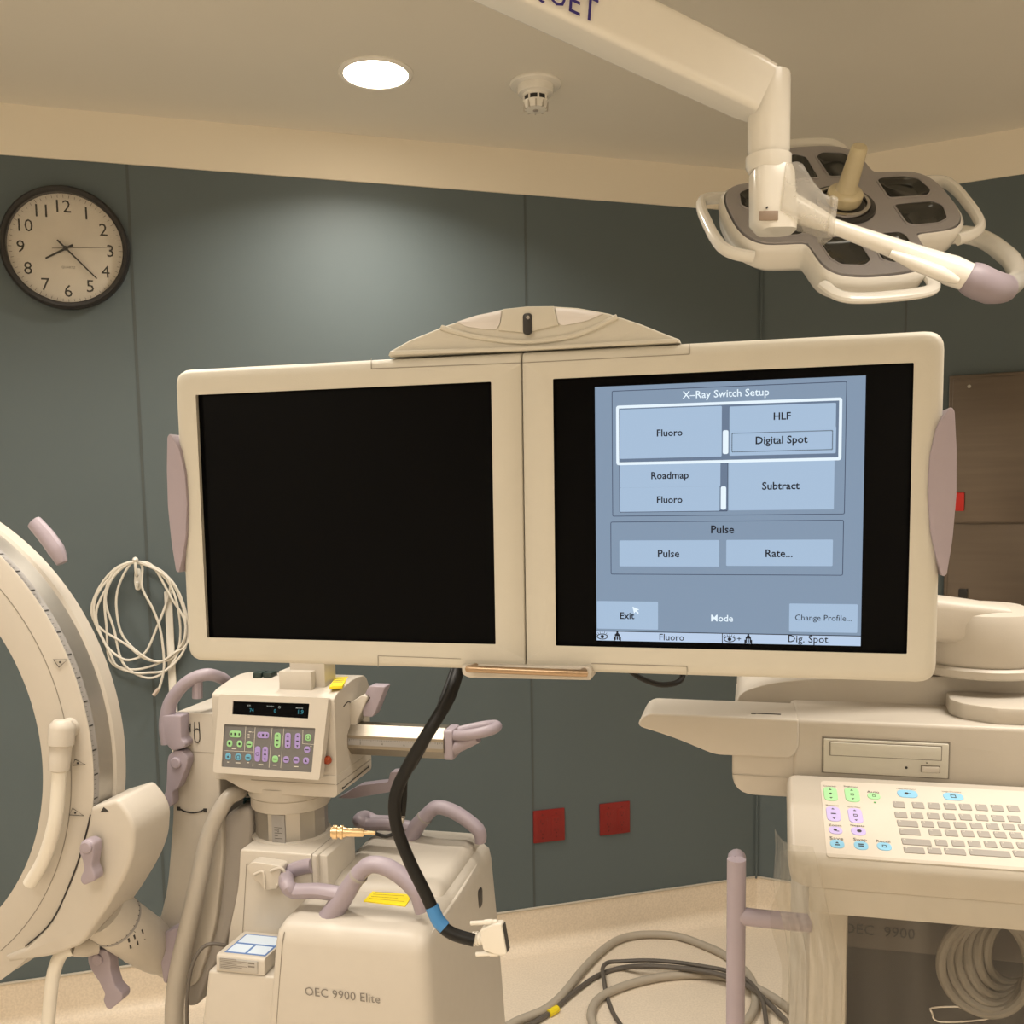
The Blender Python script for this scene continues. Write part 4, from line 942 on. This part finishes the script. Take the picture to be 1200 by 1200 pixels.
# --- control console
bm = BM(); prism(bm, rpoly([(.003,.962),(.003,1.150),(.02,1.158),(.11,1.173),(.18,1.168),(.203,1.14),(.200,.95)], [.003,.006,.01,.05,.02,.02,.01], 5), -.137, .148, .012, 4, ax=0); con = obj('console_housing', bm, CREAM, t, angle=40)
bm = BM(); prism(bm, rpoly([(-.134,.985),(.1485,.985),(.1485,.937),(-.058,.937),(-.128,.972)], [.002,.002,.012,.02,.01], 4), .001, .201, .006, 3); obj('console_pan', bm, CREAM, t)
bm = BM(); box(bm, -.05, .145, .0, .004, .9655, .9662); box(bm, .1475, .1492, .0, .2, .9655, .9662); obj('pan_joint', bm, CREAM_D, con)
FP = Frame(CA.M @ Vector((.0, -.018, 1.068)), -13, -9); F2 = CA.M.inverted() @ FP.M
def fp(bm): bmesh.ops.transform(bm, matrix=F2, verts=bm.verts[:]); return bm
sl_ = [FP.xz(x, y, 0) for x, y in ((258,813.5),(386,818),(375,914),(250.5,905))]
dsp = [FP.xz(x, y, 0) for x, y in ((274,821.5),(363.5,824.5),(362,842),(273,837))]
kpd = [FP.xz(x, y, 0) for x, y in ((263.8,848.5),(370.5,853),(366,905),(260.5,898.5))]
bm = BM(); holed(bm, rpoly(sl_, .006, 4), [rpoly(dsp, .001, 2), rpoly(kpd, .002, 2)], -.004, .016); fpn = obj('front_panel', fp(bm), CREAM, t)
def grow(P, k):
    c = Vector((sum(p[0] for p in P)/4, sum(p[1] for p in P)/4)); return [tuple(c+(Vector(p)-c)*k) for p in P]
bm = BM(); prism(bm, grow(dsp, 1.02), -.001, .004); ds = obj('readout', fp(bm), SCREENB, t)
bm = BM(); prism(bm, grow(kpd, 1.01), -.0015, .004); kd = obj('keypad', fp(bm), PADG, t)
def kq(x, y, k=-.0016): return FP.xz(240+x/8, 800+y/8, k)
bm = BM()
for body, c, w_ in (('74', (440,258), .0095), ('0', (658,265), .0050), ('1.9', (900,275), .0125)):
    p = kq(*c, -.0012); text_into(bm, body, p[0], p[1], -.0014, width=w_, bold=.02)
obj('readout_digits', fp(bm), LEDT, ds)
bm = BM()
for body, c, w_ in (('KVP', (415,215), .0075), ('FLUORO', (615,222), .0155), ('MINUTES', (888,238), .0160)):
    p = kq(*c, -.0012); text_into(bm, body, p[0], p[1], -.0014, width=w_, bold=.01)
p = kq(700, 230, -.0012); holed(bm, [(p[0]+.0026*math.cos(i*PI/8), p[1]+.0026*math.sin(i*PI/8)) for i in range(16)], [[(p[0]+.002*math.cos(i*PI/8), p[1]+.002*math.sin(i*PI/8)) for i in range(16)]], -.0014, -.0012)
obj('readout_captions', fp(bm), LEDW, ds)
bm = BM()
def dl(a, b, w_=.0006):
    p = kq(*a); q = kq(*b); d = Vector((q[0]-p[0], 0, q[1]-p[1])); L = d.length; an = math.atan2(d.z, d.x)
    box(bm, 0, L, -.0003, .0003, -w_/2, w_/2, M=Matrix.Translation((p[0], -.0018, p[1])) @ Matrix.Rotation(-an, 4, 'Y'))
dl((385,412),(372,642)); dl((473,418),(450,785)); dl((632,425),(602,797)); dl((742,430),(712,800)); dl((188,637),(458,650)); dl((920,445),(918,572)); dl((918,572),(1022,580))
obj('keypad_lines', fp(bm), LINEW, kd)
def kbut(c, w_, h_, m, nm, mk='dot'):
    p = kq(*c); rx, rz = w_/8/1116*2.02/2, h_/8/1116*2.05/2
    b1 = BM(); prism(b1, rrect(p[0]-rx, p[0]+rx, p[1]-rz, p[1]+rz, min(rx,rz)*.98, 6), -.0026, -.0012, .0005, 1); o = obj(nm, fp(b1), m, kd)
    b2 = BM(); y0, y1 = -.0030, -.0024; k = min(rx, rz)*.42; X, Z = p
    def tri(x, z, k, dr): prism(b2, [(x-k,z-k*.7*dr),(x+k,z-k*.7*dr),(x,z+k*.9*dr)], y0, y1)
    def bar(x, z, a, b): prism(b2, [(x-a,z-b),(x+a,z-b),(x+a,z+b),(x-a,z+b)], y0, y1)
    if mk == 'ud': tri(X, Z+rz*.62, k*.9, 1); tri(X, Z-rz*.62, k*.9, -1); bar(X, Z, k, k*.45)
    elif mk == 'lr': bar(X-rx*.65, Z, k*.5, k*.8); bar(X+rx*.65, Z, k*.5, k*.8); bar(X, Z, k*.8, k*.9)
    elif mk == 'ring': holed(b2, [(X+1.4*k*math.cos(i*PI/8), Z+1.4*k*math.sin(i*PI/8)) for i in range(16)], [[(X+1.1*k*math.cos(i*PI/8), Z+1.1*k*math.sin(i*PI/8)) for i in range(16)]], y0, y1)
    elif mk == 'bar': bar(X, Z, k*1.4, k*.35)
    elif mk == 'arrow': tri(X, Z, k, 1)
    else: prism(b2, [(X+k*math.cos(i*PI/6), Z+k*math.sin(i*PI/6)) for i in range(12)], y0, y1)
    obj('button_mark', fp(b2), INK, kd)
G_, V_, B_ = 'green_button', 'violet_button', 'blue_button'
for a in (((288,482),125,62,GREENB,G_,'lr'), ((233,570),58,62,GREENB,G_,'dot'), ((327,574),58,62,GREENB,G_,'dot'), ((418,578),62,62,GREENB,G_,'bar'),
          ((548,492),120,58,LILB,V_,'lr'), ((495,668),58,140,LILB,V_,'ring'), ((566,672),58,140,LILB,V_,'ud'), ((682,540),62,138,GREENB,G_,'ud'), ((660,716),62,62,GREENB,G_,'bar'),
          ((779,545),58,142,LILB,V_,'ud'), ((871,548),58,142,LILB,V_,'ud'), ((970,514),62,62,GREENB,G_,'ring'), ((960,628),60,60,LILB,V_,'bar'),
          ((763,722),60,60,LILB,V_,'bar'), ((857,726),60,60,LILB,V_,'bar'), ((950,732),60,60,LILB,V_,'arrow'),
          ((220,692),58,62,BLUEB,B_,'arrow'), ((315,697),66,62,BLUEB,B_,'ring'), ((407,702),60,62,BLUEB,B_,'bar')): kbut(*a)
bm = BM()
for c, w_ in (((275,620),.0105),((218,745),.004),((310,752),.011),((405,750),.005),((525,768),.011),((657,774),.0085),((855,787),.0105),((425,462),.006),((412,487),.004),((412,513),.004)):
    p = kq(*c); box(bm, p[0]-w_/2, p[0]+w_/2, -.0019, -.0014, p[1]-.0007, p[1]+.0007)
for c in ((453,464),(698,686),(996,598)):
    p = kq(*c); lathe(bm, [(.0013,-.0026),(.0013,-.0014)], o=(p[0],0,p[1]), axis=(0,1,0), n=10)
obj('keypad_captions', fp(bm), LINEW, kd)
a = CA.at(383, 893, -.02); bm = BM(); lathe(bm, [(.009,-.016),(.0095,-.02),(.007,-.026),(0,-.028)], o=(a.x,.012,a.z), axis=(.25,1,0), n=20); obj('red_lamp', bm, REDB, con)
# on top of the console
ztp = 1.170
for x in (305, 317):
    a = CA.at(x, 793, ztp, 2); bm = BM(); box(bm, a.x-.011, a.x+.010, a.y-.016, a.y+.016, 1.162, ztp+.012, .003); obj('connector_cap', bm, mat('dark_green_cap', (.02,.035,.03), .4), con)
a = CA.at(341, 803, ztp, 2); yy = max(.02, a.y)
bm = BM(); P = CA.at(327, 803, yy); Q = CA.at(355, 804, yy); box(bm, P.x, Q.x+.02, yy, yy+.06, 1.155, ztp+.030, .002); mb = obj('mount_block', bm, CREAM, con)
bm = BM(); box(bm, P.x+.016, Q.x+.042, yy+.02, yy+.08, 1.155, 1.30, .002); obj('mount_post', bm, CREAM, mb)
P = [CA.at(x, y, ztp+.001, 2) for x, y in ((386,805),(393,794),(408,793),(401,804))]
bm = BM(); prism(bm, [(p.x, p.y) for p in P], ztp-.004, ztp+.0015, ax=2); yl = obj('caution_label', bm, YEL, con)
bm = BM()
for k in range(4):
    p = P[0].lerp(P[1], .2+.2*k); q = P[3].lerp(P[2], .2+.2*k); p, q = p.lerp(q,.1), p.lerp(q,.85); tube(bm, [(p.x,p.y,ztp+.0017),(q.x,q.y,ztp+.0017)], .0006, 4, 0)
obj('caution_print', bm, INKG, yl)
a = CA.at(386, 796, ztp, 2); bm = BM(); box(bm, a.x-.008, a.x+.008, a.y-.012, a.y+.012, 1.16, ztp+.005, .002); obj('black_cap', bm, BLACK, con)
# levers beside and below the console
s = 4.8
plate('lever_bracket', crop([(35,215),(120,165),(150,178),(118,250),(90,310),(82,355),(45,355)], 400, 780, s), .085, .125, CREAM, .005)
plate('brake_lever', crop([(132,160),(155,115),(248,118),(190,265),(175,290),(122,286),(118,240),(165,182)], 400, 780, s), .090, .125, LILAC, .004)
plate('brake_lever', crop([(-20,745),(100,675),(262,655),(275,600),(322,597),(322,622),(302,690),(270,712),(60,748)], 400, 780, s), .205, .235, LILAC, .004)
bm = BM(); P = cx([(394,813),(404,812)], .1)
tube(bm, [(.1485,.05,1.123),(.1487,.075,1.128),(.1487,.09,1.122)], .0012, 6, 4); obj('side_mark', bm, INK, con)
bm = BM(); tube(bm, [(.1492,.03,.949),(.1495,.10,.951),(.1492,.18,.953)], .0009, 6, 4); lathe(bm, [(.003,.0),(.003,.001)], o=(.149,.03,.949), axis=(1,0,0), n=8); lathe(bm, [(.003,.0),(.003,.001)], o=(.149,.18,.953), axis=(1,0,0), n=8); obj('swing_mark', bm, INK, con)
# --- sliding cross bar with ring handle
yb_, zb_ = .10, 1.042; ra = .034
bm = BM(); P = [(yb_+ra*1.08*math.cos(PI/8+k*PI/4), zb_+ra*1.08*math.sin(PI/8+k*PI/4)) for k in range(8)]
prism(bm, P, -.05, .366, .001, 1, ax=0); cb = obj('cross_bar', bm, STEEL, t, 'brushed steel octagonal bar', angle=20)
bm = BM(); box(bm, .15, .365, yb_-ra-.0008, yb_-ra+.002, zb_-.007, zb_+.007); sc = obj('bar_scale', bm, TAPE, cb)
bm = BM()
for k in range(43):
    x = .153+.005*k; h = .004 if k % 5 == 0 else .0022; box(bm, x-.0004, x+.0004, yb_-ra-.0011, yb_-ra-.0006, zb_+.0065-h, zb_+.0065)
for k, tx in enumerate(('2','4','6','8')): text_into(bm, tx, .178+.05*k, zb_-.002, yb_-ra-.0011, height=.005)
obj('bar_scale_marks', bm, INK, sc)
bm = BM(); prism(bm, rrect(yb_-.030, yb_+.030, zb_-.033, zb_+.033, .008, 4), .364, .385, .004, 2, ax=0)
bt = [(.375,0),(.395,-.022),(.43,-.034),(.462,-.026),(.474,0),(.462,.026),(.43,.034),(.395,.022)]
rings = tube(bm, [(x, yb_+y, zb_+.016+(x-.37)*.20) for x, y in bt], .0115, 12, 4, closed=True, flat=1.0)
bmesh.ops.scale(bm, vec=(1,1,1), verts=[]) if False else None
tube(bm, [(.372,yb_-.012,zb_-.012),(.40,yb_-.016,zb_+.0),(.44,yb_-.026,zb_+.018)], [.017,.014,.010], 12, 4)
obj('ring_handle', bm, LILAC, t, 'lilac ring handle')
# --- upright arm
s = 3.4286
yu = .03
P = cx([(201,835),(250,835),(256,900),(262,1000),(252,1090),(228,1160),(196,1150),(170,1137),(140,1127),(187,1078),(196,1040),(203,952)], yu)
bm = BM(); prism(bm, rpoly(P, [.012,.006,.01,.05,.05,.04,.03,.03,.02,.02,.05,.05], 5), yu, .20, .012, 4); ua = obj('upright_arm', bm, CREAM, t, angle=45)
bm = BM(); a = CA.at(204, 880, yu); b = CA.at(252, 884, yu); box(bm, a.x, b.x, yu-.0006, yu+.001, a.z-.0004, a.z+.0004); obj('arm_joint', bm, CREAM_D, ua)
bm = BM()
def ink(l, r=.0012, y=yu-.0008): tube(bm, [CA.at(a, b, y) for a, b in l], r, 5, 4)
ink([(223,848),(223,858)]); ink([(228,846),(228,866),(231,870),(234,866),(233,846)]); ink([(227,856),(231,854),(234,857)]); prism(bm, cx([(218,854),(223,851.5),(223,856.5)], yu-.0008), yu-.0012, yu-.0004)
obj('hand_symbol', bm, INK, ua); bm = BM()
ink([(211,948),(217,951),(226,952.5),(235,951),(240,948)], .0018)
for a, b in ((209.5,947.5),(240.5,949.5)): c = CA.at(a, b, yu); box(bm, c.x-.0042, c.x+.0042, yu-.0012, yu, c.z-.0042, c.z+.0042)
obj('swing_symbol', bm, INK, ua)
s = 4.8
bm = BM(); Q = [CA.at(50+x/s, 620+y/s, .012+(.0,.0,.0,.0,.0,.005,.02,.07,.11)[i]) for i, (x, y) in enumerate([(712,1205),(700,1120),(703,1050),(722,970),(780,890),(850,838),(930,818),(1000,835),(1050,870)])]
tube(bm, Q, [.0165,.0165,.0155,.014,.013,.0125,.0125,.0125,.0125], 12, 5, flat=1.1, up=(0,1,0)); tube(bm, [CA.at(50+870/s, 620+x/s, .025) for x in (845, 900, 950)], .0115, 10, 3); lh = obj('loop_handle', bm, LILAC, t, 'lilac loop handle')
s = 3.4286
plate('handle_foot', crop([(478,-40),(555,-40),(556,58),(572,72),(568,92),(520,104),(498,80),(482,30)], 50, 850, s), yu-.034, yu+.002, LILAC, .006, .006, par=lh)
lv = [
 ('brake_lever', [(500,150),(505,120),(530,102),(560,104),(582,130),(580,160),(545,250),(520,268),(522,320),(500,335),(468,350),(470,325),(492,270),(497,240)], yu-.03, yu-.004),
 ('brake_lever', [(145,490),(155,465),(180,460),(203,475),(205,510),(195,570),(210,600),(210,625),(165,645),(150,630),(150,610),(165,580),(158,540),(147,520)], -.250, -.222),
 ('brake_lever', [(352,385),(372,388),(377,465),(402,465),(407,505),(378,528),(362,515)], -.11, -.08),
 ('brake_lever', [(180,935),(190,912),(225,900),(255,905),(270,935),(272,990),(290,1050),(320,1080),(318,1105),(270,1143),(255,1138),(242,1105),(250,1080),(225,1030),(195,985),(183,960)], -.10, -.07),
 ('brake_lever', [(475,860),(485,835),(545,810),(545,830),(540,880),(525,920),(505,1010),(495,1040),(485,1030),(475,960),(478,920)], yu-.035, yu+.01)]
for nm, pts, y0, y1 in lv: plate(nm, crop(pts, 50, 850, s), y0, y1, LILAC, .005, .005)
for (x, y, yy_) in ((537,150,yu-.03),(178,488,-.25),(222,940,-.10)):
    bm = BM(); c = CA.at(50+x/s, 850+y/s, yy_); lathe(bm, [(.0125,.002),(.0125,-.004),(.010,-.006),(0,-.0065)], o=(c.x,yy_,c.z), axis=(0,1,0), n=20); obj('lever_boss', bm, LILAC, t)
# --- C-shaped arc
OX, OZ, RA = -.850, 1.045, .570
prof = [(-.115,-.210),(-.004,-.210),(0,-.208),(0,-.2065),(-.002,-.2055),(-.002,-.188),(-.006,-.186),(-.009,-.160),(-.006,-.138),(0,-.134),(0,-.103),(-.006,-.100),(-.115,-.100)]
bm = BM(); rings = []
NA = 96
for i in range(NA+1):
    a = math.radians(lerp(-82, 98, i/NA)); rings.append([(OX+(RA+r)*math.cos(a), y, OZ+(RA+r)*math.sin(a)) for r, y in prof])
loft(bm, rings); arc = obj('c_arc', bm, CREAM, t, angle=35)
def arcband(name, r0, y0, y1, m, a0=-82, a1=98, n=96, th=.001):
    bm = BM(); rr = []
    for i in range(n+1):
        a = math.radians(lerp(a0, a1, i/n)); rr.append([(OX+(RA+r)*math.cos(a), y, OZ+(RA+r)*math.sin(a)) for r, y in ((r0,y0),(r0+th,y0),(r0+th,y1),(r0,y1))])
    loft(bm, rr); return obj(name, bm, m, arc)
arcband('arc_scale', -.0022, -.2052, -.1885, TAPE); arcband('arc_track', -.0062, -.1845, -.1395, ALU)
bm = BM()
for k in range(180):
    a = math.radians(-82+k); L = .012 if k % 5 == 0 else .005
    c, s_ = math.cos(a), math.sin(a); rr = RA-.0010
    p = Vector((OX+rr*c, -.2045, OZ+rr*s_)); tg = Vector((-s_,0,c))*(.0014 if k % 5 == 0 else .0004); nv = Vector((c,0,s_))*.0004
    vs = [bm.verts.new(v) for v in (p-tg+nv, p+tg+nv, p+tg+Vector((0,L,0))+nv, p-tg+Vector((0,L,0))+nv)]; bm.faces.new(vs)
obj('arc_scale_marks', bm, INK, arc)
arcband('arc_side_line', -.050, -.2106, -.2096, CREAM_D, th=.0018)
bm = BM()
for pts in ([(62.5,773),(79,773),(69,782)], [(85,897),(88,890),(100,896)], [(81,955),(85,947),(98,956)]):
    P = [CA.at(a, b, -.2115) for a, b in pts]; tube(bm, P, .0008, 5, 0, closed=True); c = (P[0]+P[1]+P[2])/3; lathe(bm, [(.0022,0),(.0022,.0008)], o=(c.x,-.2118,c.z), axis=(0,1,0), n=8)
obj('warning_symbols', bm, INK, arc)
bm = BM(); tube(bm, [CA.at(a, b, -.16) for a, b in ((40,612),(54,628),(66,645),(73,660))], [.016,.018,.018,.012], 12, 5, flat=.8); obj('arc_grip', bm, LILAC, t)
A0 = CA.at(73, 850, -.235); A1 = CA.at(69, 904, -.245); d = (A1-A0).normalized(); L = (A1-A0).length
bm = BM(); lathe(bm, [(.0,-.012),(.016,-.010),(.023,-.002),(.0245,.006),(.0245,L*.42),(.021,L*.44),(.020,L*.62),(.0205,L*.64),(.0195,L*.97),(.014,L)], o=A0, axis=d, n=28); tube(bm, [A0+d*.01, A0+d*.01+Vector((0,.03,0))], .02, 16, 0); gl = obj('cable_gland', bm, CREAM, t)
bm = BM(); tube(bm, [A0+d*L*.9, CA.at(68,930,-.245), CA.at(64,965,-.245), CA.at(52,1005,-.24), CA.at(35,1035,-.235)], .0135, 14, 6); obj('arc_hose', bm, CABLE_W, gl)
# --- carriage and wrist
P = cx([(106,946),(137,937),(150,952),(158,970),(156,1002),(149,1022),(140,1040),(124,1066),(110,1086),(95,1108),(60,1121),(10,1128),(5,1120),(30,1110),(61,1080),(87,1022),(101,975)], -.214)
bm = BM(); prism(bm, rpoly(P, [.006,.008,.02,.03,.03,.03,.02,.01,.01,.02,.02,0,0,0,.03,.03,.03], 4), -.2145, -.085, .020, 5); cg = obj('carriage', bm, CREAM, t, angle=50)
bm = BM(); tube(bm, [CA.at(a, b, -.2125) for a, b in ((106,955),(101,976),(87,1022),(61,1079),(30,1109))], .0016, 6, 6); obj('carriage_gap', bm, BLACK, cg)
bm = BM(); prism(bm, cx([(117,952),(121,946),(127,951)], -.216), -.2150, -.2140); obj('carriage_mark', bm, INK, cg)
bm = BM(); W0 = CA.at(116, 1064, -.14); W1 = CA.at(152, 1090, -.06); W2 = CA.at(188, 1112, .06); W3 = CA.at(212, 1106, .11)
tube(bm, [W0, W0.lerp(W1,.5), W1, W2, W3], [.057,.0565,.056,.056,.056], 28, 6); wr = obj('wrist', bm, CREAM, t, angle=60)
bm = BM(); d = (W1-W0).normalized(); L = (W1-W0).length
lathe(bm, [(.0555,L*.52),(.0575,L*.52),(.0575,L*.57),(.0555,L*.57)], o=W0, axis=d, n=40); rg = obj('wrist_ring', bm, TAPE, wr)
bm = BM(); c0 = CA.at(133, 1078, -.15); vy = (CAM-(CA.M @ c0)); vl = CA.R.transposed() @ vy; vl.normalize()
nrm = (vl - d*vl.dot(d)).normalized(); tg = d.cross(nrm)
def onw(along, ang, rr=.0572): return W0 + d*along + (nrm*math.cos(ang)+tg*math.sin(ang))*rr
for (al, an) in ((.075,.05),(.085,-.25),(.095,.15),(.090,.40),(.07,.25)):
    p = onw(al, an); q = onw(al+.010, an+.08); tube(bm, [p, q], .0022, 5, 0)
for k in range(5): tube(bm, [onw(.068+.01*k, -.05-.0*k), onw(.074+.01*k, -.05)], .0006, 4, 0)
for k in range(12): tube(bm, [onw(.057, -1.2+.2*k, .0577), onw(.060, -1.2+.2*k, .0577)], .0007, 4, 0)
obj('wrist_symbols', bm, INK, wr)
bm = BM(); tube(bm, [CA.at(84,1108,-.14), CA.at(98,1108,-.12), CA.at(112,1104,-.10)], [.02,.024,.026], 16, 4); tube(bm, [CA.at(118,1112,-.075), CA.at(132,1117,-.065)], .012, 14, 2); obj('lever_pivot', bm, CREAM, t)
bm = BM(); tube(bm, [CA.at(84,1112,-.15), CA.at(72,1118,-.16), CA.at(63,1140,-.165), CA.at(58,1180,-.165), CA.at(54,1230,-.16), CA.at(50,1300,-.15)], .014, 14, 6); obj('lower_hose', bm, CABLE_W, t)
# --- hoses and cord between the arm and the console
s = 3.4286
bm = BM(); q_ = [(815,235),(790,268),(738,300),(672,430),(632,600),(592,780),(552,960),(532,1100),(530,1230),(540,1420),(580,1700)]
tube(bm, [CA.at(50+x/s, 850+y/s, [.10,.05,.01,-.0,-.005,-.01,-.01,-.01,-.01,-.0,.0][i]) for i, (x, y) in enumerate(q_)], [.017,.017,.017,.018,.019,.020,.021,.021,.021,.021,.021], 16, 6); obj('thick_hose', bm, HOSE, t)
plate('shade_grey_plate', [(268,950),(294,945),(296,992),(284,1012),(279,1060),(262,1115),(243,1145),(232,1180),(214,1180),(222,1110),(240,1040),(250,980)], .045, .12, GREYP, .01, .02)  # shade on the cream behind the hose is put into this plate's grey
bm = BM(); pts = []
for i in range(160):
    f = i/159; c = CA.at(290+5*f, 925+62*f, .10); pts.append((c.x+.010*math.cos(f*2*PI*11), c.y+.010*math.sin(f*2*PI*11), c.z))
tube(bm, pts, .0032, 6, 0); obj('coiled_cord', bm, TEAL, t)
# --- small box on the ledge
t2 = thing('control_box', CA, 'small cream box with blue-outlined label sitting on the C-arm ledge', 'control box')
y0 = -.158; zb0 = zl+.0005
a = CA.at(254, 1138, y0).x; b = CA.at(304, 1142, y0).x; zf = CA.at(280, 1121, y0).z
bk = CA.at(300, 1093, -.045); 
bm = BM(); prism(bm, rpoly([(y0-.002,zb0),(y0+.001,zf),(-.045,bk.z),(-.03,bk.z-.006),(-.03,zb0)], [.002,.008,.01,.005,0], 4), a, b+.012, .005, 3, ax=0); bd = obj('box_body', bm, CREAM, t2)
bm = BM(); box(bm, a+.008, b-.002, y0-.0035, y0+.001, zb0+.004, zf-.006, .0003); lb = obj('maker_label', bm, LABELG, t2)
bm = BM()
for k in range(7):
    z = zb0+.009+.0032*k; box(bm, a+.011, lerp(a,b,.5+.12*(k % 3)), y0-.0040, y0-.0034, z, z+.0008)
for k in range(2): box(bm, b-.022, b-.008, y0-.0040, y0-.0034, zb0+.016+.007*k, zb0+.019+.007*k)
obj('label_print', bm, INKG, lb)
sl = (bk.z-zf)/(-.045-y0-.001); tp = lambda u, v: (lerp(a+.012, b+.008, u), lerp(y0+.012, -.055, v))
def tz(y): return zf+(y-y0-.001)*sl
def quad(u0, u1, v0, v1, h, nm, m, par):
    bm = BM(); P = [tp(u0,v0), tp(u1,v0), tp(u1,v1), tp(u0,v1)]
    lo = [bm.verts.new((x, y, tz(y)+h-.001)) for x, y in P]; hi = [bm.verts.new((x, y, tz(y)+h)) for x, y in P]
    bm.faces.new(hi); bm.faces.new(lo[::-1])
    for i in range(4): bm.faces.new((lo[i-1], lo[i], hi[i], hi[i-1]))
    bmesh.ops.recalc_face_normals(bm, faces=bm.faces[:]); return obj(nm, bm, m, par)
q0 = quad(0,1,0,1,.0006,'instruction_label',BLUED,t2)
quad(.04,.48,.05,.45,.0010,'label_field',LABELB,q0); quad(.54,.96,.05,.45,.0010,'label_field',LABELB,q0); quad(.04,.96,.53,.95,.0010,'label_field',LABELB,q0)
bm = BM(); tube(bm, [CA.at(264,1108,-.06), CA.at(250,1106,-.075), CA.at(238,1110,-.085), CA.at(228,1124,-.095), CA.at(222,1145,-.10), CA.at(219,1175,-.10), CA.at(219,1215,-.09)], .0042, 10, 6); obj('cord', bm, CORDG, t2)
